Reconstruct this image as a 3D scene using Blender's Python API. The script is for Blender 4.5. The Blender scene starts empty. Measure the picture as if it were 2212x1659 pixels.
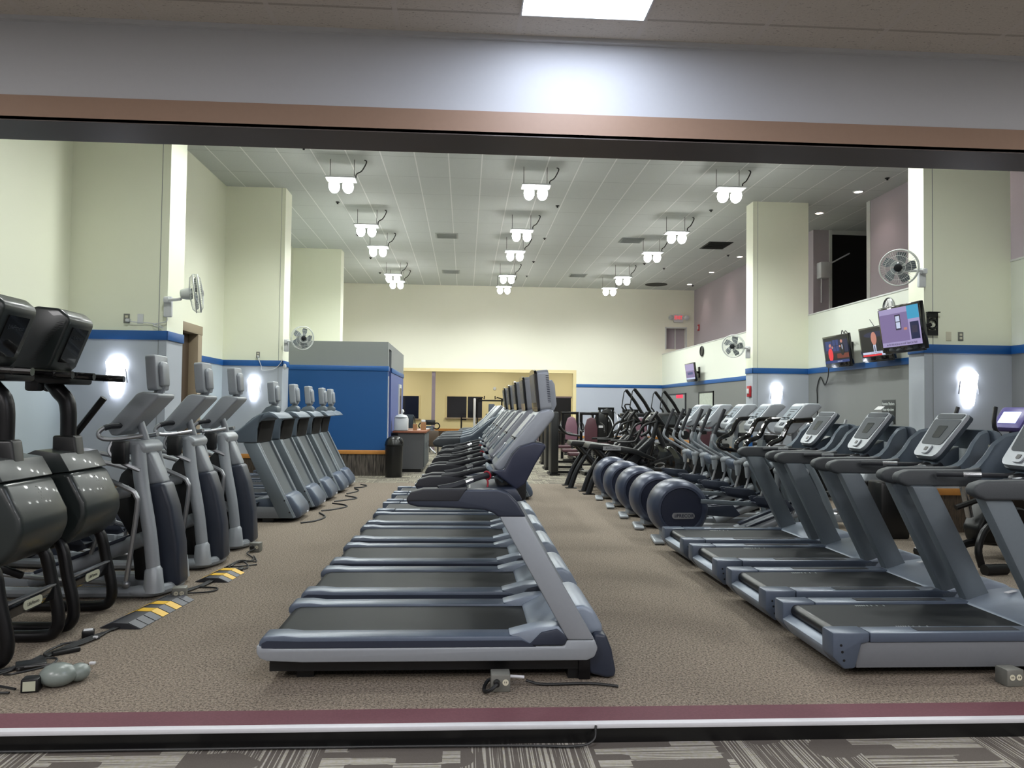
import bpy, bmesh, math, random
from mathutils import Vector, Matrix
random.seed(7)
S = bpy.context.scene
COL = S.collection
R = math.radians

# ------------------------------------------------------------------ camera
EYE = 1.6
FPX = 1661.0
cd = bpy.data.cameras.new('camera'); cam = bpy.data.objects.new('camera', cd); COL.objects.link(cam)
cd.sensor_fit = 'HORIZONTAL'; cd.sensor_width = 36.0; cd.lens = 36.0 * FPX / 2212.0
cd.clip_start = 0.05; cd.clip_end = 200
_Y = Vector((1005 - 1106, -(880 - 829.5), -FPX)).normalized()
_Z = Vector((1, -0.012, 0)).cross(_Y).normalized()
_X = _Y.cross(_Z)
cam.matrix_world = Matrix(((_X.x, _X.y, _X.z, 0), (_Y.x, _Y.y, _Y.z, 0), (_Z.x, _Z.y, _Z.z, EYE), (0, 0, 0, 1)))
S.camera = cam

# ------------------------------------------------------------------ world, exposure
w = bpy.data.worlds.new('world'); S.world = w; w.use_nodes = True
w.node_tree.nodes['Background'].inputs[0].default_value = (0.5, 0.55, 0.6, 1)
w.node_tree.nodes['Background'].inputs[1].default_value = 0.05
S.view_settings.view_transform = 'Standard'; S.view_settings.look = 'None'
S.view_settings.gamma = 1.0; S.view_settings.use_curve_mapping = False
S.view_settings.exposure = 0.0
BAY_POWER = 360.0; BAY_COLOR = (0.95, 1.0, 0.97)
HALL_POWER = 15.0; HALL_COLOR = (0.86, 0.88, 1.0)
SCONCE = 7.5; ROOM_POWER = 62.0; DOWN_POWER = 30.0

# ------------------------------------------------------------------ object helpers
def tag(o, label=None, cat=None, group=None, kind=None):
    if label: o['label'] = label
    if cat: o['category'] = cat
    if group: o['group'] = group
    if kind: o['kind'] = kind
    return o

def empty(name, loc=(0, 0, 0), rz=0.0, label=None, cat=None, group=None):
    o = bpy.data.objects.new(name, None); COL.objects.link(o)
    o.location = loc; o.rotation_euler = (0, 0, rz); o.empty_display_size = .1
    return tag(o, label, cat, group)

def copy_tree(o, parent=None):
    c = o.copy(); COL.objects.link(c); c.parent = parent
    for ch in list(o.children): copy_tree(ch, c)
    return c

def catmull(pts, n=5):
    P = [Vector(p) for p in pts]
    if len(P) < 3: return P
    out = []
    Q = [P[0] * 2 - P[1]] + P + [P[-1] * 2 - P[-2]]
    for i in range(1, len(Q) - 2):
        a, b, c, d = Q[i - 1:i + 3]
        for k in range(n):
            t = k / n
            out.append(0.5 * ((2 * b) + (c - a) * t + (2 * a - 5 * b + 4 * c - d) * t * t + (3 * b - a - 3 * c + d) * t ** 3))
    out.append(P[-1]); return out

class B:
    """collects shapes and links them as one mesh object"""
    def __init__(s): s.v = []; s.f = []
    def _add(s, vs, fs):
        k = len(s.v); s.v += [tuple(v) for v in vs]; s.f += [tuple(i + k for i in f) for f in fs]; return s
    def _bm(s, bm, mat=None):
        bm.verts.index_update()
        s._add([(mat @ v.co) if mat else v.co.copy() for v in bm.verts], [[v.index for v in f.verts] for f in bm.faces]); bm.free(); return s
    def _bev(s, bm, bev, seg=2):
        if bev > 0:
            bm.normal_update()
            es = [e for e in bm.edges if len(e.link_faces) == 2 and e.calc_face_angle(0) > .45]
            bmesh.ops.bevel(bm, geom=es, offset=bev, segments=seg, affect='EDGES', clamp_overlap=True, profile=.5)
    def box(s, c, d, bev=0.0, rot=None, seg=2):
        bm = bmesh.new(); bmesh.ops.create_cube(bm, size=1.0)
        bmesh.ops.scale(bm, vec=Vector(d), verts=bm.verts)
        s._bev(bm, bev, seg)
        m = Matrix.Translation(Vector(c))
        if rot: m = m @ Matrix.Rotation(rot[2], 4, 'Z') @ Matrix.Rotation(rot[1], 4, 'Y') @ Matrix.Rotation(rot[0], 4, 'X')
        return s._bm(bm, m)
    def b2(s, x0, x1, y0, y1, z0, z1, bev=0.0):
        return s.box(((x0 + x1) / 2, (y0 + y1) / 2, (z0 + z1) / 2), (abs(x1 - x0), abs(y1 - y0), abs(z1 - z0)), bev)
    def prism(s, pts, a0, a1, bev=0.0, axis='y', seg=2):
        def P(p, a):
            return (p[0], a, p[1]) if axis == 'y' else ((a, p[0], p[1]) if axis == 'x' else (p[0], p[1], a))
        bm = bmesh.new()
        A = [bm.verts.new(P(p, a0)) for p in pts]; C = [bm.verts.new(P(p, a1)) for p in pts]
        n = len(pts); bm.faces.new(A); bm.faces.new(C[::-1])
        for i in range(n): bm.faces.new((A[i], C[i], C[(i + 1) % n], A[(i + 1) % n]))
        bmesh.ops.recalc_face_normals(bm, faces=bm.faces)
        s._bev(bm, bev, seg); return s._bm(bm)
    def sides(s, pts, a0, a1, bev=0.0, seg=2):
        return s.prism(pts, a0, a1, bev, seg=seg).prism(pts, -a1, -a0, bev, seg=seg)
    def tube(s, pts, r, n=10, smooth=0, flat=1.0):
        P = catmull(pts, smooth) if smooth else [Vector(p) for p in pts]
        m = len(P); rs = r if isinstance(r, (list, tuple)) else [r] * m
        if len(rs) != m:
            q = [i * (len(rs) - 1) / (m - 1) for i in range(m)]
            rs = [rs[int(f)] + (rs[min(int(f) + 1, len(rs) - 1)] - rs[int(f)]) * (f - int(f)) for f in q]
        vs = []; prev = None
        for i, p in enumerate(P):
            t = (P[min(i + 1, m - 1)] - P[max(i - 1, 0)]).normalized()
            if prev is None:
                u = t.cross(Vector((0, 0, 1)))
                if u.length < .1: u = t.cross(Vector((0, 1, 0)))
                u.normalize()
            else: u = (prev - t * prev.dot(t)).normalized()
            prev = u; v = t.cross(u)
            for k in range(n):
                a = 2 * math.pi * k / n
                vs.append(p + u * math.cos(a) * rs[i] + v * math.sin(a) * rs[i] * flat)
        fs = []
        for i in range(m - 1):
            for k in range(n):
                a = i * n + k; b = i * n + (k + 1) % n
                fs.append((a, b, b + n, a + n))
        fs.append(tuple(range(n))[::-1]); fs.append(tuple((m - 1) * n + k for k in range(n)))
        return s._add(vs, fs)
    def cyl(s, p0, p1, r0, r1=None, n=20):
        return s.tube([p0, p1], [r0, r0 if r1 is None else r1], n)
    def lathe(s, prof, o=(0, 0, 0), axis='z', n=28, rot=None):
        vs = []
        for (r, h) in prof:
            for k in range(n):
                a = 2 * math.pi * k / n; c, d = r * math.cos(a), r * math.sin(a)
                vs.append(Vector((c, d, h) if axis == 'z' else ((c, h, d) if axis == 'y' else (h, c, d))))
        if rot is not None: vs = [rot @ v for v in vs]
        vs = [v + Vector(o) for v in vs]
        fs = []; m = len(prof)
        for i in range(m - 1):
            for k in range(n):
                a = i * n + k; b = i * n + (k + 1) % n; fs.append((a, b, b + n, a + n))
        if prof[0][0] > 1e-4: fs.append(tuple(range(n)))
        if prof[-1][0] > 1e-4: fs.append(tuple((m - 1) * n + k for k in range(n)))
        return s._add(vs, fs)
    def ball(s, c, r, n=16, rot=None):
        if not isinstance(r, (tuple, list)): r = (r, r, r)
        pr = [(math.sin(math.pi * i / 8), -math.cos(math.pi * i / 8)) for i in range(9)]
        k = len(s.v); s.lathe([(max(a, 1e-5), b) for a, b in pr], n=n)
        for i in range(k, len(s.v)):
            v = Vector((s.v[i][0] * r[0], s.v[i][1] * r[1], s.v[i][2] * r[2]))
            if rot is not None: v = rot @ v
            s.v[i] = tuple(v + Vector(c))
        return s
    def quad(s, a, b, c, d): return s._add([a, b, c, d], [(0, 1, 2, 3)])
    def ring(s, c, r, tr, axis='z', n=32, m=6, rot=None):
        vs = []; fs = []
        for i in range(n):
            a = 2 * math.pi * i / n
            for j in range(m):
                b = 2 * math.pi * j / m; rr = r + tr * math.cos(b); h = tr * math.sin(b)
                p = (rr * math.cos(a), rr * math.sin(a), h)
                p = Vector(p if axis == 'z' else ((p[0], p[2], p[1]) if axis == 'y' else (p[2], p[0], p[1])))
                if rot is not None: p = rot @ p
                vs.append(p + Vector(c))
                fs.append((i * m + j, ((i + 1) % n) * m + j, ((i + 1) % n) * m + (j + 1) % m, i * m + (j + 1) % m))
        return s._add(vs, fs)
    def xform(s, M, k=0):
        for i in range(k, len(s.v)): s.v[i] = tuple(M @ Vector(s.v[i]))
        return s
    def build(s, name, mat, parent=None, label=None, cat=None, group=None, kind=None, loc=None, rz=0.0):
        me = bpy.data.meshes.new(name)
        bm = bmesh.new(); V = [bm.verts.new(v) for v in s.v]
        for f in s.f:
            try: bm.faces.new([V[i] for i in f])
            except ValueError: pass
        bmesh.ops.recalc_face_normals(bm, faces=bm.faces)
        for f in bm.faces: f.smooth = True
        for e in bm.edges:
            if len(e.link_faces) == 2 and e.calc_face_angle(0) > .62: e.smooth = False
        bm.to_mesh(me); bm.free()
        me.materials.append(mat if not isinstance(mat, str) else M[mat])
        o = bpy.data.objects.new(name, me); COL.objects.link(o)
        if parent is not None: o.parent = parent
        if loc is not None: o.location = loc
        if rz: o.rotation_euler = (0, 0, rz)
        return tag(o, label, cat, group, kind)

def text_obj(name, body, size, mat, parent=None, loc=(0, 0, 0), rot=(0, 0, 0), ext=.001, align='CENTER', sx=1.0, shear=0.0, weight=0.0):
    cu = bpy.data.curves.new(name, 'FONT'); cu.body = body; cu.size = size; cu.extrude = ext
    cu.align_x = align; cu.align_y = 'CENTER'; cu.shear = shear; cu.offset = weight; cu.resolution_u = 3
    t = bpy.data.objects.new(name, cu); COL.objects.link(t)
    dg = bpy.context.evaluated_depsgraph_get()
    me = bpy.data.meshes.new_from_object(t.evaluated_get(dg))
    COL.objects.unlink(t); bpy.data.objects.remove(t)
    o = bpy.data.objects.new(name, me); COL.objects.link(o); me.materials.clear(); me.materials.append(M[mat] if isinstance(mat, str) else mat)
    o.location = loc; o.rotation_euler = rot; o.scale = (sx, 1, 1)
    if parent is not None: o.parent = parent
    return o

# ------------------------------------------------------------------ materials
M = {}
def lin(c): return tuple(((x / 255) / 12.92 if x / 255 <= .04045 else ((x / 255 + .055) / 1.055) ** 2.4) for x in c) + (1,)
def newmat(name):
    m = bpy.data.materials.new(name); m.use_nodes = True; M[name] = m
    nt = m.node_tree; return m, nt, nt.nodes['Principled BSDF']
def mat(name, rgb, rough=.5, metal=0.0, var=.06, scale=40.0, bump=0.0, coat=0.0, spec=.5):
    m, nt, p = newmat(name)
    N = nt.nodes.new; L = nt.links.new
    tc = N('ShaderNodeTexCoord'); no = N('ShaderNodeTexNoise'); no.inputs['Scale'].default_value = scale; no.inputs['Detail'].default_value = 3
    L(tc.outputs['Object'], no.inputs['Vector'])
    mx = N('ShaderNodeMix'); mx.data_type = 'RGBA'
    c = lin(rgb)
    mx.inputs['A'].default_value = tuple(x * (1 - var) for x in c[:3]) + (1,)
    mx.inputs['B'].default_value = tuple(min(1, x * (1 + var)) for x in c[:3]) + (1,)
    L(no.outputs['Fac'], mx.inputs['Factor']); L(mx.outputs['Result'], p.inputs['Base Color'])
    p.inputs['Roughness'].default_value = rough; p.inputs['Metallic'].default_value = metal
    p.inputs['Coat Weight'].default_value = coat; p.inputs['Specular IOR Level'].default_value = spec
    if bump:
        b = N('ShaderNodeBump'); b.inputs['Strength'].default_value = bump; b.inputs['Distance'].default_value = .004
        L(no.outputs['Fac'], b.inputs['Height']); L(b.outputs['Normal'], p.inputs['Normal'])
    return m
def emit(name, rgb, strength, sampling='AUTO', base=(20, 20, 20)):
    m, nt, p = newmat(name)
    p.inputs['Base Color'].default_value = lin(base)
    p.inputs['Emission Color'].default_value = lin(rgb); p.inputs['Emission Strength'].default_value = strength
    p.inputs['Roughness'].default_value = .35
    m.cycles.emission_sampling = sampling
    return m

mat('silver_plastic', (145, 150, 156), .42, .15, .04)
mat('light_silver', (162, 167, 173), .38, .2, .04)
mat('wheel_blue', (60, 67, 86), .34, .2, .05)
mat('steel_blue', (84, 94, 110), .36, .2, .05)
mat('pale_steel_blue', (134, 144, 158), .4, .15, .05)
mat('navy', (44, 50, 64), .4, .1, .06)
mat('deep_navy', (36, 41, 60), .4, .1, .06)
mat('rubber', (34, 36, 42), .62, 0, .12, 120, .15)
mat('rubber_grey', (62, 66, 70), .6, 0, .1, 120, .12)
mat('belt', (13, 17, 22), .6, 0, .14, 14, spec=.3)
mat('belt_mark', (170, 175, 175), .6)
mat('grey_green', (98, 107, 114), .5, .15, .05)
mat('grey_green_dark', (70, 77, 82), .55, .1, .06)
mat('hood_grey', (90, 101, 112), .45, .1, .05)
mat('hood_inner', (96, 108, 118), .4, .1, .05)
mat('warm_grey', (108, 111, 116), .55, .1, .06)
mat('black_plastic', (16, 17, 19), .38, 0, .1)
mat('gloss_black', (10, 10, 12), .12, 0, .05, coat=.6)
mat('gloss_dark', (34, 40, 40), .33, 0, .08, coat=.12)
mat('black_metal', (20, 20, 22), .35, .4, .1)
mat('dark_frame', (36, 37, 40), .4, .4, .1)
mat('chrome', (190, 192, 196), .18, .9, .03)
mat('mid_metal', (150, 152, 156), .32, .7, .04)
mat('white_plastic', (206, 208, 210), .45, 0, .03)
mat('ivory', (205, 200, 178), .5, 0, .03)
mat('screen_glass', (60, 64, 66), .12, 0, .04, coat=.3)
mat('screen_lit', (128, 126, 116), .25, 0, .04)
mat('screen_dark', (26, 28, 32), .1, 0, .04)
mat('overlay', (112, 124, 134), .5, 0, .05)
mat('overlay_dark', (50, 58, 66), .55, 0, .12, 30, spec=.3)
mat('red_strap', (150, 18, 40), .5)
mat('red', (165, 30, 40), .4)
mat('yellow', (214, 170, 30), .5, 0, .1, 60)
mat('ramp_black', (44, 45, 50), .55, 0, .12, 50)
mat('ramp_grey', (66, 68, 76), .5, 0, .12, 50)
mat('cable', (22, 23, 25), .45)
mat('outlet_grey', (118, 118, 112), .5, .3, .08)
mat('label_white', (200, 200, 204), .5)
mat('badge', (158, 158, 160), .35, .5, .03)
mat('badge_cream', (176, 178, 158), .45)
mat('mauve', (122, 88, 102), .5, 0, .08)
mat('maroon_pad', (72, 40, 48), .5, 0, .08)
mat('bin_black', (18, 18, 19), .32, 0, .1)
mat('wood_rail', (186, 128, 62), .42, 0, .14, 8)
mat('desk_top', (136, 84, 62), .35, 0, .12, 10)
mat('desk_side', (74, 74, 76), .5, 0, .06)
mat('blue_trim', (26, 86, 152), .45, 0, .04)
mat('tan_trim', (150, 122, 102), .5, 0, .04)
mat('soffit_brown', (76, 66, 62), .4, 0, .05)
mat('header_paint', (184, 185, 188), .6, 0, .02)
mat('white_paint', (206, 208, 204), .6, 0, .02)
mat('lav_paint', (170, 160, 168), .6, 0, .02)
mat('door_brown', (72, 58, 44), .45, 0, .15, 9)
mat('frame_beige', (150, 134, 112), .5, 0, .05)
mat('purple_post', (118, 104, 112), .5, 0, .04)
mat('yellow_paint', (228, 214, 164), .6, 0, .02)
mat('yellow_trim', (226, 210, 160), .5, 0, .02)
mat('booth_blue', (12, 78, 138), .55, 0, .03)
mat('booth_blue_light', (84, 100, 156), .55, 0, .03)
mat('booth_grey', (132, 136, 136), .6, 0, .02)
mat('dark_glass', (22, 22, 26), .08, 0, .05, coat=.3)
mat('rough_black', (12, 8, 7), .9, 0, .3, 30)
mat('vent_grey', (176, 180, 176), .6)
mat('vent_dark', (48, 48, 46), .7)
mat('grill_white', (206, 210, 206), .4, .1, .02)
mat('blade_grey', (96, 104, 108), .4, 0, .05)
mat('cove_black', (14, 14, 15), .3, 0, .1)
mat('nosing', (205, 205, 210), .6, .1, .04)
mat('paper', (225, 225, 225), .7)
mat('cardboard', (150, 110, 74), .7, 0, .08)
mat('sign_black', (36, 40, 40), .5)
mat('sign_text', (190, 196, 194), .6)
mat('clear_bag', (120, 128, 124), .3, 0, .1)
mat('light_metal', (196, 198, 200), .35, .3, .03)
mat('map_paper', (176, 184, 172), .5, 0, .25, 12)
mat('purple_plastic', (86, 78, 140), .35, 0, .05)
emit('lamp_white', (255, 255, 250), 25, 'NONE', (200, 200, 200))
emit('sconce_glow', (240, 244, 255), SCONCE, 'FRONT', (230, 230, 230))
emit('hall_fill_panel', (252, 250, 250), HALL_POWER * 2.6, 'FRONT', (230, 230, 230))
emit('hall_panel', (226, 236, 255), HALL_POWER, 'FRONT', (230, 230, 230))
emit('down_glow', (255, 226, 206), 20, 'NONE', (230, 230, 230))
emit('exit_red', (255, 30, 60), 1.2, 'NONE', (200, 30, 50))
emit('tv_purple', (140, 122, 172), .75, 'NONE')
emit('tv_lilac', (176, 164, 210), .8, 'NONE')
emit('tv_cyan', (60, 160, 200), .9, 'NONE')
emit('tv_navy', (26, 34, 78), .7, 'NONE')
emit('tv_blue', (38, 58, 120), .9, 'NONE')
emit('tv_white', (205, 215, 240), .9, 'NONE')
emit('tv_red', (230, 50, 60), 1.0, 'NONE')
emit('tv_skin', (196, 132, 116), .9, 'NONE')
emit('tv_brown', (120, 50, 36), .8, 'NONE')
emit('tv_dark', (14, 14, 22), .6, 'NONE')
emit('tv_text', (70, 60, 90), .5, 'NONE')
emit('bike_screen', (215, 225, 255), 1.6, 'NONE')

def mnode(nt, op, a, b=None, c=None):
    n = nt.nodes.new('ShaderNodeMath'); n.operation = op
    for i, x in enumerate((a, b, c)):
        if x is None: continue
        if isinstance(x, (int, float)): n.inputs[i].default_value = x
        else: nt.links.new(x, n.inputs[i])
    return n.outputs[0]
def mixc(nt, f, a, b):
    n = nt.nodes.new('ShaderNodeMix'); n.data_type = 'RGBA'
    nt.links.new(f, n.inputs['Factor'])
    for k, x in (('A', a), ('B', b)):
        if isinstance(x, tuple): n.inputs[k].default_value = x
        else: nt.links.new(x, n.inputs[k])
    return n.outputs['Result']
def obj_xyz(nt):
    tc = nt.nodes.new('ShaderNodeTexCoord'); sp = nt.nodes.new('ShaderNodeSeparateXYZ'); nt.links.new(tc.outputs['Object'], sp.inputs[0])
    return tc.outputs['Object'], sp.outputs[0], sp.outputs[1], sp.outputs[2]
def noise(nt, vec, scale, detail=2.0, sc=None):
    if sc:
        mp = nt.nodes.new('ShaderNodeMapping'); mp.inputs['Scale'].default_value = sc; nt.links.new(vec, mp.inputs[0]); vec = mp.outputs[0]
    n = nt.nodes.new('ShaderNodeTexNoise'); n.inputs['Scale'].default_value = scale; n.inputs['Detail'].default_value = detail
    nt.links.new(vec, n.inputs['Vector']); return n.outputs['Fac']

def wall_paint(name, lower, upper=(236, 238, 216), wains=True):
    m, nt, p = newmat(name); v, x, y, z = obj_xyz(nt)
    f = mnode(nt, 'GREATER_THAN', z, 2.47)
    n = noise(nt, v, 260.0, 1.0)
    c = mixc(nt, f, lin(lower), lin(upper))
    if wains:
        g = mnode(nt, 'LESS_THAN', z, .53)
        st = noise(nt, v, 1.0, 4.0, (60, 60, 9))
        wc = mixc(nt, mnode(nt, 'MULTIPLY_ADD', st, 2.2, -.6), lin((44, 38, 33)), lin((98, 84, 70)))
        c = mixc(nt, g, c, wc)
    nt.links.new(c, p.inputs['Base Color']); p.inputs['Roughness'].default_value = .6
    b = nt.nodes.new('ShaderNodeBump'); b.inputs['Strength'].default_value = .08; b.inputs['Distance'].default_value = .002
    nt.links.new(n, b.inputs['Height']); nt.links.new(b.outputs[0], p.inputs['Normal'])
    return m
wall_paint('paint_left', (176, 188, 194))
wall_paint('paint_back', (178, 184, 198), (234, 232, 216), False)
wall_paint('paint_right', (118, 120, 119), (226, 230, 218))
wall_paint('paint_pillar', (170, 176, 184))

def speckle_carpet():
    m, nt, p = newmat('speckle_carpet'); v, x, y, z = obj_xyz(nt)
    a = noise(nt, v, 66.0, 8.0); b = noise(nt, v, 120.0, 3.0); c = noise(nt, v, .7, 3.0)
    f = mnode(nt, 'MULTIPLY_ADD', a, 4.0, -1.5)
    col = mixc(nt, f, lin((74, 66, 58)), lin((146, 134, 120)))
    g = mnode(nt, 'MULTIPLY_ADD', b, 4.0, -1.9)
    col = mixc(nt, g, col, lin((166, 157, 146)))
    nt.nodes[-1].clamp_factor = True
    col = mixc(nt, mnode(nt, 'MULTIPLY', c, .35), col, lin((104, 94, 84)))
    nt.links.new(col, p.inputs['Base Color']); p.inputs['Roughness'].default_value = .95; p.inputs['Specular IOR Level'].default_value = .1
    bp = nt.nodes.new('ShaderNodeBump'); bp.inputs['Strength'].default_value = .35; bp.inputs['Distance'].default_value = .008
    nt.links.new(a, bp.inputs['Height']); nt.links.new(bp.outputs[0], p.inputs['Normal'])
speckle_carpet()

def tile_carpet(name, T, dark, lightc):
    m, nt, p = newmat(name); v, x, y, z = obj_xyz(nt)
    tx = mnode(nt, 'FLOOR', mnode(nt, 'DIVIDE', x, T)); ty = mnode(nt, 'FLOOR', mnode(nt, 'DIVIDE', y, T))
    par = mnode(nt, 'MODULO', mnode(nt, 'ADD', mnode(nt, 'ADD', tx, ty), 200.0), 2.0)
    par = mnode(nt, 'GREATER_THAN', par, .5)
    s1 = noise(nt, v, 1.0, 2.0, (120, .7, 1)); s2 = noise(nt, v, 1.0, 2.0, (.7, 120, 1))
    # blocks: coarse cells
    k1 = nt.nodes.new('ShaderNodeTexVoronoi'); k1.distance = 'CHEBYCHEV'; k1.inputs['Scale'].default_value = 1.0; k1.inputs['Randomness'].default_value = .25
    mp = nt.nodes.new('ShaderNodeMapping'); mp.inputs['Scale'].default_value = (4.4, 15, 1); nt.links.new(v, mp.inputs[0]); nt.links.new(mp.outputs[0], k1.inputs['Vector'])
    sp = nt.nodes.new('ShaderNodeSeparateColor'); nt.links.new(k1.outputs['Color'], sp.inputs[0])
    blk = mnode(nt, 'GREATER_THAN', sp.outputs[0], .52)
    stripe1 = mnode(nt, 'GREATER_THAN', s1, .53)
    stripe2 = mnode(nt, 'MULTIPLY', mnode(nt, 'GREATER_THAN', s2, .45), blk)
    wv = noise(nt, v, 2.2, 1.0)
    stripe1 = mnode(nt, 'MULTIPLY', stripe1, mnode(nt, 'GREATER_THAN', wv, .42))
    f = mnode(nt, 'ADD', mnode(nt, 'MULTIPLY', stripe1, par), mnode(nt, 'MULTIPLY', stripe2, mnode(nt, 'SUBTRACT', 1.0, par)))
    hue = noise(nt, v, 1.0, 1.0, (45, 45, 1))
    lc = mixc(nt, hue, lin(lightc), lin((150, 146, 116)))
    n2 = noise(nt, v, 300.0, 2.0)
    dk = mixc(nt, n2, lin(tuple(int(q * .8) for q in dark)), lin(dark))
    c = mixc(nt, mnode(nt, 'MULTIPLY', f, .8), dk, lc)
    nt.links.new(c, p.inputs['Base Color']); p.inputs['Roughness'].default_value = .95; p.inputs['Specular IOR Level'].default_value = .1
tile_carpet('hall_carpet', .66, (98, 92, 87), (176, 172, 176))
tile_carpet('far_carpet', .60, (112, 106, 98), (176, 172, 162))

def maroon():
    m, nt, p = newmat('maroon_strip'); v, x, y, z = obj_xyz(nt)
    n = noise(nt, v, 90.0, 3.0); n2 = noise(nt, v, 2.0, 2.0)
    c = mixc(nt, n, lin((86, 48, 57)), lin((112, 68, 77)))
    c = mixc(nt, mnode(nt, 'MULTIPLY', n2, .5), c, lin((98, 62, 70)))
    nt.links.new(c, p.inputs['Base Color']); p.inputs['Roughness'].default_value = .85
maroon()

def grid_ceiling(name, base, px, py, ox, oy, light_w, lc, dc, pits=0.0):
    m, nt, p = newmat(name); v, x, y, z = obj_xyz(nt)
    def line(c, o, per, wd):
        f = mnode(nt, 'MODULO', mnode(nt, 'ADD', mnode(nt, 'SUBTRACT', c, o), per * 100), per)
        return mnode(nt, 'LESS_THAN', mnode(nt, 'ABSOLUTE', mnode(nt, 'SUBTRACT', f, per / 2)), wd / 2)
    lx = line(x, ox + px / 2, px, light_w); ly = line(y, oy + py / 2, py, light_w * .8)
    n = noise(nt, v, 90.0, 3.0); n1 = noise(nt, v, .8, 2.0)
    c = mixc(nt, mnode(nt, 'MULTIPLY_ADD', n, 1.6, -.3), lin(tuple(int(q * .93) for q in base)), lin(base))
    c = mixc(nt, mnode(nt, 'MULTIPLY', n1, .4), c, lin(tuple(int(q * .92) for q in base)))
    if pits:
        pt = noise(nt, v, 1.0, 2.0, (60, 160, 1)); c = mixc(nt, mnode(nt, 'MULTIPLY', mnode(nt, 'GREATER_THAN', pt, .66), pits), c, lin((90, 84, 78)))
    c = mixc(nt, mnode(nt, 'MULTIPLY', ly, .6), c, lin(dc)); c = mixc(nt, mnode(nt, 'MULTIPLY', lx, .8), c, lin(lc))
    nt.links.new(c, p.inputs['Base Color']); p.inputs['Roughness'].default_value = .8
grid_ceiling('gym_ceiling', (216, 220, 218), .61, 1.22, .245, .5, .022, (250, 250, 250), (160, 162, 162))
grid_ceiling('hall_ceiling', (204, 197, 188), .61, 1.22, .245, 3.668, .024, (196, 190, 184), (140, 132, 124), .5)
# ================================================================== the room
def struct(name, b, m, parent=None):
    return b.build(name, m, parent, kind=None if parent else 'structure')
CZ = 6.14; HZ = 3.51; LZ = -.085
struct('floor', B().b2(-5.2, 13, 4.14, 16.3, -.1, 0), 'speckle_carpet')
struct('floor_far', B().b2(-5.2, 7.6, 16.3, 33.2, -.1, 0), 'far_carpet')
struct('floor_hall', B().b2(-8, 9, -4, 3.92, LZ - .1, LZ), 'hall_carpet')
struct('trim_1', B().b2(-8, 9, 3.935, 4.14, -.1, .004), 'maroon_strip')
struct('trim_2', B().b2(-8, 9, 3.895, 3.94, -.012, .012, .004), 'nosing')
struct('baseboard_step', B().b2(-8, 9, 3.905, 3.935, LZ, -.012), 'cove_black')
# header wall over the opening, tan band, brown soffit
struct('wall_front', B().b2(-8, 9, 3.9, 4.18, 3.01, 6.3).b2(-8, -6.2, 3.9, 4.18, -.1, 3.01).b2(8.6, 9, 3.9, 4.18, -.1, 3.01), 'header_paint')
struct('trim_3', B().b2(-6.2, 8.6, 3.893, 3.9, 2.995, 3.117), 'tan_trim')
struct('trim_4', B().b2(-6.2, 8.6, 3.893, 4.185, 2.99, 3.01), 'soffit_brown')
struct('ceiling_hall', B().b2(-8, 9, -4, 3.9, HZ, HZ + .1), 'hall_ceiling')
struct('trim_5', B().b2(-8, 9, 3.875, 3.9, HZ - .022, HZ), 'header_paint')
struct('wall_hall', B().b2(-8.1, -8, -4, 3.9, LZ, HZ).b2(9, 9.1, -4, 3.9, LZ, HZ).b2(-8, 9, -4.1, -4, LZ, HZ), 'header_paint')
struct('ceiling', B().b2(-5.2, 13, 4.18, 28.9, CZ, CZ + .1), 'gym_ceiling')

# left wall with the doorway
LX = -5.02
struct('wall_left', B().b2(LX - .15, LX, 4.18, 12.6, 0, CZ).b2(LX - .15, LX, 12.6, 14.75, 2.95, CZ).b2(LX - .15, LX, 14.75, 28.6, 0, CZ)
       .b2(-6.2, LX - .15, 4.0, 4.18, 0, CZ), 'paint_left')
struct('door_1', B().b2(LX - .19, LX - .14, 12.68, 14.67, 0.01, 2.9), 'door_brown')
struct('trim_6', B().b2(LX - .17, LX + .03, 14.65, 14.86, 0, 2.9, .006).b2(LX - .17, LX + .03, 12.5, 12.68, 0, 2.9, .006).b2(LX - .17, LX + .035, 12.49, 14.87, 2.9, 3.065, .006), 'frame_beige')
def pillar(name, x0, x1, y0, y1, inner):
    struct(name, B().b2(x0, x1, y0, y1, 0, CZ), 'paint_pillar')
PL = [(10.0, 10.55), (16.2, 16.75), (22.4, 22.9)]
for i, (a, b) in enumerate(PL): pillar('wall_pillar_left', LX, -3.8 if i < 2 else -3.64, a, b, 1)
PR = [(10.0, 10.36), (16.2, 16.6)]
for (a, b) in PR: pillar('wall_pillar_right', 6.17, 7.4, a, b, -1)
# corner beads on the pillars
struct('trim_7', B().b2(-3.905, -3.9, 9.994, 10.0, 0, CZ).b2(-3.885, -3.88, 16.194, 16.2, 0, CZ).b2(6.29, 6.295, 9.994, 10, 0, CZ).b2(6.27, 6.275, 16.194, 16.2, 0, CZ), 'booth_grey')

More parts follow.
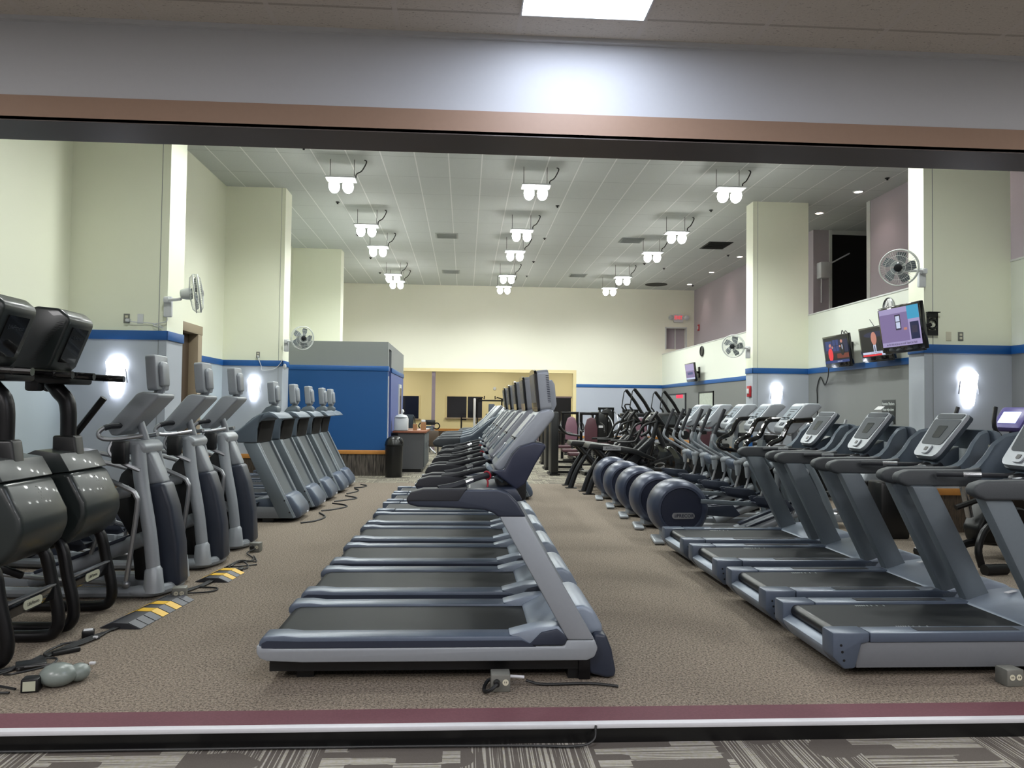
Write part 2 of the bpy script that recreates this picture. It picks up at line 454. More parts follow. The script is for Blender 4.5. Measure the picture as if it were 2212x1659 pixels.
RX = 7.4; KZ = 3.67
struct('wall_right', B().b2(RX, RX + .15, 4.18, 28.6, 0, KZ).b2(7.55, 8.6, 4.0, 4.18, 0, CZ), 'paint_right')
struct('trim_8', B().b2(RX - .012, RX + .165, 4.18, 28.6, KZ, KZ + .03, .004), 'white_paint')
struct('floor_mezzanine', B().b2(RX + .15, 13, 4.18, 28.6, 2.6, 2.7), 'far_carpet')
UX = 8.62
struct('wall_upper', B().b2(UX, UX + .15, 4.18, 16.0, 2.7, CZ).b2(UX, UX + .15, 18.6, 28.6, 2.7, CZ).b2(UX + .15, UX + .42, 18.6, 18.75, 2.7, CZ)
       .b2(UX + .15, 13, 15.85, 16.0, 2.7, CZ), 'lav_paint')
struct('trim_9', B().b2(UX - .015, UX + .165, 15.88, 16.02, 2.7, CZ), 'white_paint')
struct('window_1', B().b2(UX + .42, 13, 18.66, 18.75, 2.7, CZ), 'rough_black')
struct('trim_10', B().b2(UX + .40, UX + .46, 18.55, 18.66, 2.7, CZ).b2(UX + .42, 13, 18.6, 18.66, 6.04, 6.14), 'white_paint')
# back wall with the wide opening and the small upper window
BY = 28.6; OX0, OX1, OZ = -2.9, 4.14, 3.04
struct('wall_back', B().b2(-5.2, OX0, BY, BY + .3, 0, CZ).b2(OX0, OX1, BY, BY + .3, OZ, CZ).b2(OX1, 7.53, BY, BY + .3, 0, CZ)
       .b2(7.53, 8.31, BY, BY + .3, 0, 3.9).b2(7.53, 8.31, BY, BY + .3, 4.7, CZ).b2(8.31, 8.8, BY, BY + .3, 0, CZ), 'paint_back')
struct('trim_11', B().b2(OX0, OX1 - .12, BY - .002, BY + .302, OZ - .12, OZ - .0).b2(OX1 - .12, OX1, BY - .002, BY + .302, 0, OZ), 'yellow_trim')
fr = B().b2(7.50, 7.55, BY - .02, BY + .1, 3.88, 4.72).b2(8.29, 8.34, BY - .02, BY + .1, 3.88, 4.72).b2(7.5, 8.34, BY - .02, BY + .1, 4.68, 4.73)
wn = struct('window_2', fr, 'white_paint')
struct('pane', B().b2(7.53, 8.31, BY + .22, BY + .24, 3.7, 4.7), 'lav_paint', wn)
struct('mullion', B().b2(7.92, 7.97, BY + .18, BY + .22, 3.7, 4.7), 'white_paint', wn)
# back room
QY = 33.0
struct('wall_far_room', B().b2(-5.2, 6.2, QY, QY + .15, 0, 3.6).b2(-5.35, -5.2, BY + .3, QY, 0, 3.6).b2(6.2, 6.35, BY + .3, QY, 0, 3.6), 'yellow_paint')
struct('ceiling_far_room', B().b2(-5.35, 6.35, BY + .3, QY + .15, 3.6, 3.7), 'gym_ceiling')
struct('trim_12', B().b2(-5.2, 6.2, QY - .03, QY, .58, .68), 'wood_rail')
struct('baseboard_far_room', B().b2(-5.2, 6.2, QY - .012, QY, 0, .58), 'door_brown')
def room_window(name, x0, x1, z0, z1, mull=None, sill=True):
    f = B().b2(x0 - .05, x1 + .05, QY - .03, QY, z1, z1 + .05).b2(x0 - .05, x0, QY - .03, QY, z0, z1).b2(x1, x1 + .05, QY - .03, QY, z0, z1)
    if mull: f.b2(mull - .025, mull + .025, QY - .035, QY, z0, z1)
    o = struct(name, f, 'yellow_trim')
    struct('pane', B().b2(x0, x1, QY - .012, QY - .004, z0, z1), 'dark_glass', o)
    if sill: struct('sill', B().b2(x0 - .08, x1 + .08, QY - .1, QY, z0 - .06, z0, .008), 'frame_beige', o)
room_window('window_3', -.78, .72, 1.16, 2.06, .08)
room_window('window_4', -3.6, -1.98, 1.1, 2.06)
d2 = struct('door_2', B().b2(3.12, 3.17, QY - .04, QY, 0, 2.1).b2(3.12, 4.6, QY - .04, QY, 2.06, 2.12), 'purple_post')
struct('pane', B().b2(3.17, 4.55, QY - .02, QY - .005, 0.0, 2.06), 'dark_glass', d2)
tag(B().b2(-1.25, -1.12, BY + .05, BY + .18, 0, OZ - .12).build('column', 'purple_post'), 'purple-grey square steel post standing in the wide rear opening', 'post')

# blue chair-height stripe and wooden rail
SZ0, SZ1 = 2.41, 2.525
def band(nm, segs, z0, z1, t, m):
    b = B()
    for (x0, x1, y0, y1) in segs: b.b2(x0, x1, y0, y1, z0, z1, .004)
    struct(nm, b, m)
segs = lambda t: [(-5.02, -5.02 + t, 4.2, 12.5), (-5.02, -5.02 + t, 14.86, 28.6),
        (-5.02, -3.8 + t, 10 - t, 10), (-3.8, -3.8 + t, 10 - t, 10.55), (-5.02, -3.8 + t, 16.2 - t, 16.2), (-3.8, -3.8 + t, 16.2 - t, 16.75),
        (6.17 - t, RX, 10 - t, 10), (6.17 - t, 6.17, 10 - t, 10.36), (6.17 - t, RX, 16.2 - t, 16.2), (6.17 - t, 6.17, 16.2 - t, 16.6),
        (RX - t, RX, 4.2, 10), (RX - t, RX, 10.36, 16.2), (RX - t, RX, 16.6, 28.6)]
band('trim_13', segs(.02) + [(OX1, RX, BY - .02, BY)], SZ0, SZ1, .02, 'blue_trim')
band('trim_14', segs(.03) + [(OX1, RX, BY - .03, BY)], .50, .59, .03, 'wood_rail')

# blue booth
booth = empty('booth', (-3.4, 17.9, 0), 0, 'blue and grey walled office booth beside the rear left wall', 'booth')
BX = -1.80; ox, oy = -3.4, 17.9
def bb(*a): x0, x1, y0, y1, z0, z1 = a; return (x0 - ox, x1 - ox, y0 - oy, y1 - oy, z0, z1)
up = B().b2(*bb(-5.0, BX, 17.9, 18.15, 2.53, 3.09)).b2(*bb(-5.0, BX - .25, 18.15, 18.75, 2.53, 3.05)).b2(*bb(-4.99, BX, 18.75, 22.38, 2.53, 3.09)).b2(*bb(-5.0, BX, 18.15, 18.75, 2.95, 3.09))
up.build('upper_wall', 'booth_grey', booth)
B().b2(*bb(-5.01, BX, 17.9, 18.15, .59, 2.53)).b2(*bb(-5.01, BX - .25, 18.15, 18.75, .02, 2.53)).build('front_wall', 'booth_blue', booth)
B().b2(*bb(-4.99, BX, 18.75, 22.38, 0.01, 2.53)).build('side_wall', 'booth_blue_light', booth)
B().b2(*bb(-5.01, BX + .02, 17.88, 18.16, 2.42, 2.53), .004).b2(*bb(BX, BX + .02, 18.74, 22.38, 2.42, 2.53), .004).build('blue_band', 'blue_trim', booth)
B().b2(*bb(-5.01, BX + .02, 17.87, 18.15, .50, .59), .004).build('rail', 'wood_rail', booth)
m, nt, p = newmat('wainscot'); v, x, y, z = obj_xyz(nt)
nt.links.new(mixc(nt, mnode(nt, 'MULTIPLY_ADD', noise(nt, v, 1.0, 4.0, (34, 34, 3)), 3.0, -1.1), lin((44, 40, 38)), lin((112, 104, 96))), p.inputs['Base Color']); p.inputs['Roughness'].default_value = .9
B().b2(*bb(-5.01, BX, 17.9, 18.14, 0, .5)).build('wainscot', 'wainscot', booth)
B().b2(*bb(BX, BX + .03, 20.8, 21.5, 1.0, 2.2)).build('window_frame', 'white_paint', booth)
B().b2(*bb(BX + .02, BX + .035, 20.9, 21.4, 1.1, 2.1)).build('window_pane', 'dark_glass', booth)
B().b2(*bb(BX, BX + .02, 17.98, 18.06, .8, 2.3)).build('corner_strip', 'label_white', booth)

# ---------------------------------------------------------------- ceiling things
def spot(name, loc, power, color, size=150, blend=.7, rad=.12, rot=(0, 0, 0), parent=None):
    l = bpy.data.lights.new(name, 'SPOT'); l.energy = power; l.color = color; l.spot_size = R(size); l.spot_blend = blend; l.shadow_soft_size = rad
    o = bpy.data.objects.new(name, l); COL.objects.link(o); o.location = loc; o.rotation_euler = rot
    if parent is not None: o.parent = parent
    return o
bay = empty('bay_light', (0, 0, 5.74), 0)
B().box((0, 0, .0), (.54, .34, .03), .008).build('housing', 'light_metal', bay)
for sx in (-.125, .125): B().ball((sx, 0, -.13), (.1, .15, .125)).build('bulb', 'lamp_white', bay)
for sx in (-.22, .22): B().cyl((sx, .1, .01), (sx, .1, .4), .005, n=6).build('hanger', 'black_metal', bay)
B().tube([(.26, 0, .02), (.27, .05, .12), (.36, .1, .2), (.44, .1, .36), (.4, .1, .4)], .012, 6, 4).build('power_cord', 'black_plastic', bay)
spot('bay_lamp', (0, 0, -.26), BAY_POWER, BAY_COLOR, 170, .75, .18, parent=bay)
bays = []
for cn, (bx, ys) in {'left': (-2.32, (14.1, 17.7, 20.05, 24.2, 25.5)), 'middle': (1.26, (14.2, 17.8, 20.2, 23.95, 26.15)), 'right': (4.88, (14.0, 17.6, 19.95, 23.75, 26.0))}.items():
    for k, yy in enumerate(ys): bays.append((bx, yy, '%s white ceiling bay light with two glowing bulbs in the %s row' % (('nearest', 'second', 'third', 'fourth', 'farthest')[k], cn)))
for (bx, yy) in ((-2.32, 10.4), (1.26, 10.4), (4.88, 10.4), (-2.32, 7.2), (4.88, 7.2)):
    bays.append((bx, yy, None))
for i, (bx, yy, lab) in enumerate(bays):
    o = bay if i == 0 else copy_tree(bay)
    o.location = (bx, yy, 5.74)
    tag(o, lab or 'white ceiling bay light above the front machines, behind the header wall', 'ceiling light', 'bay lights under the gym ceiling')
    if lab is None:
        for c in o.children:
            if c.type == 'LIGHT':
                c.data = c.data.copy(); c.data.energy = BAY_POWER * (.95 if yy > 9 else .75)

dl = empty('downlight', (0, 0, CZ), 0)
B().lathe([(.11, 0), (.11, -.012), (.085, -.012), (.08, 0)]).build('ring', 'white_plastic', dl)
B().lathe([(1e-4, -.006), (.08, -.006)]).build('bulb', 'down_glow', dl)
spot('down_lamp', (0, 0, -.03), DOWN_POWER, (1.0, .80, .74), 110, .9, .05, parent=dl)
for i, (yy, q) in enumerate(((15.25, 'nearest'), (17.0, 'second'), (22.1, 'third'), (24.7, 'fourth'), (27.2, 'farthest'))):
    o = dl if i == 0 else copy_tree(dl)
    o.location = (8.02, yy, CZ); tag(o, '%s round recessed downlight over the upper walkway on the right' % q, 'downlight', 'downlights over the upper walkway')
o = copy_tree(dl); o.location = (8.02, 12.0, CZ); tag(o, 'round recessed downlight over the walkway behind the right pillar', 'downlight', 'downlights over the upper walkway')

def vent(x, y, w, d, m, lab):
    t = empty('ceiling_vent', (x, y, CZ), 0, lab, 'vent', 'square ceiling vents')
    B().b2(-w / 2, w / 2, -d / 2, d / 2, -.012, 0, .003).build('frame', m, t)
    b = B()
    for k in range(9): b.box((0, -d / 2 + .05 + k * (d - .1) / 8, -.018), (w - .08, .022, .006), 0, (R(25), 0, 0))
    b.build('louvre', 'vent_dark' if m == 'vent_dark' else 'vent_grey', t)
vent(-.55, 20.3, .6, .6, 'vent_grey', 'grey ceiling vent left of the middle light row, nearer of two')
vent(-.54, 25.7, .6, .6, 'vent_grey', 'grey ceiling vent left of the middle light row, farther of two')
vent(3.76, 25.85, .6, .6, 'vent_grey', 'grey ceiling vent between middle and right light rows, farther of two')
vent(4.39, 20.3, .6, .6, 'booth_grey', 'pale ceiling vent beside the right light row, nearer one')
vent(6.83, 20.65, .66, .9, 'vent_dark', 'dark rectangular ceiling grille on the right by the pillar')
vt = empty('round_vent', (6.85, 27.4, CZ), 0, 'dark round ceiling diffuser near the rear right corner', 'vent')
B().lathe([(.4, 0), (.4, -.01), (.3, -.02), (1e-4, -.02)]).build('disc', 'vent_dark', vt)
sp0 = None
for (x, y) in ((-2.9, 13.6), (-2.9, 17.2), (-2.9, 20.4), (-2.95, 23.6), (-2.95, 26.2), (2.0, 17.0), (2.05, 20.3), (2.05, 23.6), (2.05, 26.2), (5.5, 13.4), (5.5, 17.0), (5.5, 20.2), (5.5, 23.5), (5.5, 26.2), (8.1, 14.3), (7.6, 21.9), (6.3, 24.2), (8.2, 27.4)):
    if sp0 is None:
        o = sp0 = B().lathe([(.045, 0), (.045, -.012), (.02, -.02), (.02, -.045), (1e-4, -.05)], n=12).build('sprinkler_head', 'dark_frame')
    else: o = sp0.copy(); COL.objects.link(o)
    o.location = (x, y, CZ)
    tag(o, 'small dark sprinkler head on the gym ceiling', 'sprinkler', 'sprinkler heads on the gym ceiling')

# hall fluorescent panel (one shows at the top edge), the rest unseen fill added to brighten the hall
pn = empty('ceiling_panel', (0, 0, HZ), 0)
B().b2(-.303, .303, -.608, .608, -.006, 0).build('diffuser', 'hall_panel', pn)
B().b2(-.305, -.298, -.61, .61, -.012, 0).b2(.298, .305, -.61, .61, -.012, 0).b2(-.305, .305, -.61, -.603, -.012, 0).b2(-.305, .305, .603, .61, -.012, 0).build('frame', 'white_plastic', pn)
for i, (x, y) in enumerate(((.545, 3.05), (-4.34, 1.83), (5.43, 1.83), (-1.89, .6), (2.99, .6), (-4.34, -1.8), (.54, -1.8), (5.43, -1.8))):
    o = pn if i == 0 else copy_tree(pn); o.location = (x, y, HZ)
    if i:
        for c_ in o.children:
            if c_.name.startswith('diffuser'): c_.data = c_.data.copy(); c_.data.materials[0] = M['hall_fill_panel']
    tag(o, 'bright rectangular fluorescent panel in the hall ceiling above the opening' if i == 0 else 'unseen fill light panel added in the hall ceiling behind the viewer', 'ceiling light', None if i == 0 else 'added fill panels behind the viewer')

# unseen light panels added to brighten the far room
for (x, y) in ((-3, 30.9), (.8, 30.9), (4.2, 30.9)):
    t = empty('ceiling_panel', (x, y, 3.6), 0, 'unseen light panel added in the ceiling of the yellow rear room', 'ceiling light', 'added rear room light panels')
    B().b2(-.3, .3, -.6, .6, -.01, 0).build('diffuser', 'white_plastic', t)
    l = bpy.data.lights.new('room_fill_lamp', 'AREA'); l.energy = ROOM_POWER; l.color = (1, .97, .9); l.shape = 'RECTANGLE'; l.size = .6; l.size_y = 1.2
    o = bpy.data.objects.new('room_fill_lamp', l); COL.objects.link(o); o.location = (0, 0, -.03); o.parent = t

# ---------------------------------------------------------------- wall sconces
sc = empty('wall_sconce', (0, 0, 0), 0)
def half(prof, n=14):
    b = B(); k = 0; vs = []
    for (r, z, d) in prof:
        for i in range(n + 1):
            a = math.pi * i / n; vs.append((r * math.cos(a), -d * math.sin(a), z))
    fs = []
    for j in range(len(prof) - 1):
        for i in range(n): a = j * (n + 1) + i; fs.append((a, a + 1, a + n + 2, a + n + 1))
    return b._add(vs, fs)
half([(.07, 0, .09), (.08, .06, .1), (.125, .36, .13), (.135, .42, .13), (.10, .47, .1)]).build('shade', 'sconce_glow', sc)
B().b2(-.05, .05, -.02, 0, .03, .4).box((.125, -.03, .27), (.006, .02, .22), 0, (0, R(-8), 0)).box((-.125, -.03, .27), (.006, .02, .22), 0, (0, R(8), 0)).build('bracket', 'mid_metal', sc)
for i, (x, y, q) in enumerate(((-4.40, 10, 'nearest left pillar, behind the black climbers'), (-4.37, 16.2, 'second left pillar, above the treadmills'), (6.69, 16.2, 'far right pillar, behind the console row'), (6.77, 10, 'near right pillar beside the bike screen'))):
    o = sc if i == 0 else copy_tree(sc); o.location = (x, y, 1.70)
    tag(o, 'glowing white tapered wall sconce on the ' + q, 'wall lamp', 'wall sconces on the pillars')

# ---------------------------------------------------------------- fans
def wall_fan(name, mount, center, aim, lab, front):
    """bracket at mount, cage at center, aim = direction it blows"""
    mt = Vector(mount); c = Vector(center) - mt; n = Vector(aim).normalized()
    t = empty('wall_fan', mount, 0, lab, 'fan', 'white wall fans on the pillars')
    B().box((0, -.03, .0), (.1, .06, .26), .015).box((0, -.07, .08), (.07, .1, .07), .015).build('bracket', 'white_plastic', t)
    back = c - n * .16
    B().tube([(0, -.09, .08), (0 + back.x * .5, -.12, .08), tuple(back + Vector((0, 0, -.06)))], .02, 8, 4).build('arm', 'white_plastic', t)
    q = Vector((0, 0, 1)).rotation_difference(n).to_matrix()
    mo = B(); mo.lathe([(.02, -.17), (.055, -.16), (.07, -.1), (.075, -.04), (.06, -.02), (1e-4, -.02)], o=c, rot=q); mo.build('motor', 'grill_white', t)
    g = B(); g.ring(c + n * .055, .235, .009, rot=q, n=40); g.ring(c + n * -.0, .24, .006, rot=q, n=40); g.ring(c + n * .095, .09, .004, rot=q); g.ring(c + n * .085, .16, .003, rot=q)
    for k in range(44):
        a = 2 * math.pi * k / 44; d = q @ Vector((math.cos(a), math.sin(a), 0))
        g.tube([c + d * .06 + n * .1, c + d * .19 + n * .085, c + d * .238 + n * .05, c + d * .24, c + d * .2 - n * .04, c + d * .06 - n * .06], .0016, 4)
    g.build('cage', 'grill_white', t)
    bl = B()
    for k in range(5):
        a = 2 * math.pi * k / 5 + .4; vs = []
        for (r, w0) in ((.03, .05), (.09, .11), (.16, .16), (.21, .13)):
            for s_, h in ((-1, -.018), (1, .018)):
                aa = a + s_ * w0 / 2 / max(r, .05) * .8 + (.25 if r > .1 else 0)
                vs.append(c + q @ Vector((r * math.cos(aa), r * math.sin(aa), h + .015)))
        k0 = [tuple(v_) for v_ in vs]; off = n * .003
        fs = [(0, 1, 3, 2), (2, 3, 5, 4), (4, 5, 7, 6)]
        bl._add(k0 + [tuple(Vector(v_) + off) for v_ in k0], fs + [tuple(i + 8 for i in f[::-1]) for f in fs] + [(0, 2, 10, 8), (2, 4, 12, 10), (4, 6, 14, 12), (6, 7, 15, 14), (1, 9, 11, 3), (3, 11, 13, 5), (5, 13, 15, 7)])
    bl.build('blades', 'blade_grey', t)
    hb = B(); hb.lathe([(.05, .085), (.05, .1), (.03, .108), (1e-4, .108)], o=c, rot=q); hb.build('hub', 'dark_frame', t)
wall_fan('a', (-3.78, 10.0, 2.83), (-3.42, 9.86, 2.99), (.93, .32, .12), 'white wall fan seen from behind on the near left pillar', 0)
wall_fan('b', (-3.72, 16.2, 2.84), (-3.36, 15.95, 2.98), (.55, -.8, -.12), 'small white wall fan above the booth corner on the left pillar', 1)
wall_fan('c', (6.12, 10.0, 3.42), (5.74, 9.85, 3.53), (-.62, -.72, -.2), 'white wall fan with grey blades above the largest television', 1)
wall_fan('d', (6.05, 16.2, 2.86), (5.68, 16.0, 2.97), (-.62, -.76, -.15), 'white wall fan on the far right pillar above the blue stripe', 1)
# ================================================================== centre row: silver and navy treadmills with television consoles
def rect_on(b, c, u, v, n, w, h, t):
    """thin box: centre c, axes u (width) v (height) n (normal)"""
    u, v, n = Vector(u).normalized(), Vector(v).normalized(), Vector(n).normalized(); c = Vector(c)
    vs = [c + u * (sx * w / 2) + v * (sy * h / 2) + n * (sn * t / 2) for sn in (-1, 1) for sy in (-1, 1) for sx in (-1, 1)]
    return b._add(vs, [(0, 1, 3, 2), (4, 6, 7, 5), (0, 4, 5, 1), (2, 3, 7, 6), (0, 2, 6, 4), (1, 5, 7, 3)])

def new_treadmill():
    t = empty('treadmill')
    sf = [(.0, .23), (.0, .185), (.02, .155), (.06, .14), (.26, .13), (1.9, .13), (1.945, .15), (1.965, .2), (1.945, .25), (1.78, .25), (1.765, .215), (.1, .213)]
    for s in (-1, 1):
        y0, y1 = sorted((s * .45, s * .375))
        B().prism(sf, y0, y1, .012).build('side_frame', 'silver_plastic', t)
        y0, y1 = sorted((s * .445, s * .295))
        B().prism([(.012, .213), (.012, .25), (.04, .283), (.15, .285), (.24, .275), (1.5, .275), (1.6, .213)], y0, y1, .014).build('side_rail', 'steel_blue', t)
        y0, y1 = sorted((s * .445, s * .43))
        B().prism([(.03, .213), (.03, .24), (.06, .255), (.24, .25), (1.52, .25), (1.6, .213)], y0 + (-.004 if s < 0 else 0), y1 + (.004 if s > 0 else 0)).build('rail_skirt', 'navy', t)
        y0, y1 = sorted((s * .45, s * .36))
        B().prism([(1.375, .97), (1.525, .97), (1.945, .25), (1.785, .25)], y0, y1, .012).build('upright', 'silver_plastic', t)
        y0, y1 = sorted((s * .44, s * .3))
        B().prism([(1.44, .28), (1.56, .225), (1.77, .225), (1.79, .27), (1.735, .33), (1.6, .32)], y0, y1, .012).build('wing_cover', 'pale_steel_blue', t)
        y0, y1 = sorted((s * .452, s * .43))
        B().prism([(1.56, .222), (1.765, .222), (1.785, .262), (1.725, .315), (1.63, .295)], y0, y1, .006).build('wing_panel', 'navy', t)
        y0, y1 = sorted((s * .455, s * .345))
        B().prism([(.845, 1.035), (.835, 1.065), (.86, 1.10), (.93, 1.118), (1.37, 1.125), (1.43, 1.105), (1.485, 1.045), (1.535, .962), (1.37, .962), (1.345, .985), (1.29, 1.003), (1.13, 1.012), (.9, 1.02)], y0, y1, .028, seg=3).build('handrail', 'navy', t)
        y0, y1 = sorted((s * .458, s * .342))
        B().prism([(.838, 1.05), (.838, 1.07), (.86, 1.105), (.93, 1.123), (1.19, 1.128), (1.14, 1.052)], y0, y1, .024, seg=3).build('arm_pad', 'rubber', t)
        g = B().tube([(1.02, s * .39, 1.112), (1.12, s * .36, 1.135), (1.24, s * .28, 1.172), (1.36, s * .2, 1.2)], [.028, .022, .018, .018], 10, 5)
        gb = g.build('grab_bar', 'rubber', t)
        B().cyl((1.17, s * .335, 1.152), (1.215, s * .3, 1.166), .0195, n=10).build('pulse_contact', 'chrome', gb)
    B().prism([(.03, .21), (.06, .245), (.1, .258), (1.68, .258), (1.68, .15), (.08, .15)], -.30, .30).build('running_belt', 'belt', t)
    B().b2(.06, 1.95, -.375, .375, .06, .16).b2(.2, .3, -.3, .3, 0, .06).b2(1.8, 1.9, -.36, .36, 0.0, .06).build('under_frame', 'black_plastic', t)
    for s in (-1, 1): B().b2(1.86, 1.93, s * .36 - .03, s * .36 + .03, .0, .14, .006).build('foot', 'black_metal', t)
    B().prism([(1.56, .262), (1.70, .33), (1.80, .405), (1.90, .425), (1.96, .39), (2.01, .30), (2.02, .25), (1.6, .2)], -.33, .33, .03, seg=3).build('motor_cover', 'pale_steel_blue', t)
    B().prism([(1.9, .10), (1.955, .27), (2.025, .26), (2.06, .17), (2.085, .05), (2.08, .01), (2.03, .005), (1.93, .03)], -.385, .385, .02, seg=3).build('front_bumper', 'navy', t)
    # console
    B().prism([(1.18, 1.075), (1.2, 1.105), (1.48, 1.12), (1.52, 1.05), (1.45, 1.03)], -.36, .36, .012).build('cross_bridge', 'navy', t)
    B().prism([(1.40, 1.0), (1.36, 1.16), (1.56, 1.2), (1.56, 1.02)], -.13, .13, .02).build('neck', 'black_plastic', t)
    B().prism([(1.335, 1.215), (1.42, 1.155), (1.485, 1.105), (1.54, 1.14), (1.6, 1.26), (1.665, 1.365), (1.655, 1.385), (1.59, 1.392), (1.50, 1.365), (1.46, 1.32), (1.41, 1.225)], -.29, .29, .03, seg=3).build('console_shell', 'deep_navy', t)
    B().prism([(1.345, 1.24), (1.39, 1.2), (1.56, 1.33), (1.725, 1.545), (1.725, 1.58), (1.69, 1.60), (1.63, 1.585)], -.20, .20, .02, seg=3).build('console_slab', 'silver_plastic', t)
    u = Vector((.285, 0, .345)).normalized(); n = Vector((-.345, 0, .285)).normalized(); c0 = Vector((1.345, 0, 1.24))
    B_ = B(); rect_on(B_, c0 + u * .31 + n * .004, (0, 1, 0), u, n, .3, .2, .012); B_.build('display', 'light_silver', t)
    B_ = B(); rect_on(B_, c0 + u * .13 + n * .004, (0, 1, 0), u, n, .3, .15, .012); dd = B_.build('keypad', 'overlay', t)
    B_ = B(); rect_on(B_, c0 + u * .13 + n * .012, (0, 1, 0), u, n, .2, .07, .006); B_.build('buttons', 'light_silver', dd)
    B_ = B(); B_.ring(c0 + u * .1 + n * .02 , .055, .006, rot=Vector((0, 0, 1)).rotation_difference(n).to_matrix()); B_.build('button_ring', 'light_silver', dd)
    B().b2(1.475, 1.50, -.17, .17, 1.40, 1.42, .005).build('tablet_ledge', 'black_plastic', t)
    for k, zz in enumerate((1.205, 1.165)):
        B().box((1.345 + .035 * k, 0, zz), (.09, .34 - .06 * k, .022), .008, (0, R(38), 0)).build('tray', 'overlay', t)
    # television
    tv = empty('television'); tv.parent = t; tv.location = (1.665, 0, 1.585); tv.rotation_euler = (0, R(-6), 0)
    B().prism([(-.19, .02), (-.17, .0), (.17, 0), (.19, .02), (.19, .235), (.17, .255), (.08, .265), (-.08, .265), (-.17, .255), (-.19, .235)], -.045, -.03, 0, 'x').build('bezel', 'gloss_black', tv)
    B().b2(-.048, -.044, -.155, .155, .055, .235).build('screen', 'screen_lit', tv)
    B().prism([(-.188, .02), (-.17, 0), (.17, 0), (.188, .02), (.188, .235), (.17, .255), (-.17, .255), (-.188, .235)], -.03, .045, .008, 'x').build('housing', 'silver_plastic', tv)
    gr = B()
    for k in range(16): gr.b2(.025, .042, -.191, .191, .05 + k * .011, .054 + k * .011)
    gr.build('vent_slots', 'deep_navy', tv)
    B().prism([(.04, -.02), (.04, .19), (.07, .19), (.085, .16), (.085, .03), (.05, -.03)], -.12, .12, .012).build('rear_cover', 'silver_plastic', tv)
    return t

def old_belt_deck(t):
    for s in (-1, 1):
        y0, y1 = sorted((s * .44, s * .29))
        B().prism([(.0, .275), (.0, .13), (.07, .055), (.14, .06), (.18, .205), (.23, .215), (.23, .275)], y0, y1, .014).build('rear_cap', 'steel_blue', t)
        y0, y1 = sorted((s * .435, s * .295))
        B().prism([(.235, .272), (.235, .212), (1.45, .212), (1.5, .272)], y0, y1, .01).build('side_rail', 'steel_blue', t)
        y0, y1 = sorted((s * .40, s * .33))
        B().b2(.55, 1.2, y0, y1, .27, .2745).build('foot_strip', 'rubber', t)
        y0, y1 = sorted((s * .425, s * .38))
        B().b2(.15, 1.9, y0, y1, .06, .212, .004).build('side_skirt', 'warm_grey', t)
        for zz in (.2, .16, .11): B().cyl((.05 + (.2 - zz) * .2, s * .436, zz), (.05 + (.2 - zz) * .2, s * .442, zz), .008, n=8).build('bolt', 'black_plastic', t)
    B().prism([(.0, .16), (.01, .13), (.07, .055), (.12, .06), (.12, .16), (.05, .19)], -.30, .30, .008).build('rear_bumper', 'pale_steel_blue', t)
    B().cyl((.10, -.29, .215), (.10, .29, .215), .042).build('roller', 'black_plastic', t)
    B().b2(.10, 1.5, -.288, .288, .225, .257).build('running_belt', 'belt', t)
    mk = B()
    for s in (-1, 1):
        for k, x in enumerate((.5, .515, .53, .545, .56, .58, .61, .65, .70)): mk.b2(x, x + .007, s * .255 - .012, s * .255 + .012, .257, .2585)
    mk.build('belt_mark', 'belt_mark', t)
    B().b2(.2, 1.8, -.38, .38, .05, .2).b2(.3, .4, -.2, .2, .0, .06).b2(1.55, 1.7, -.36, .36, 0, .06).build('under_frame', 'black_plastic', t)

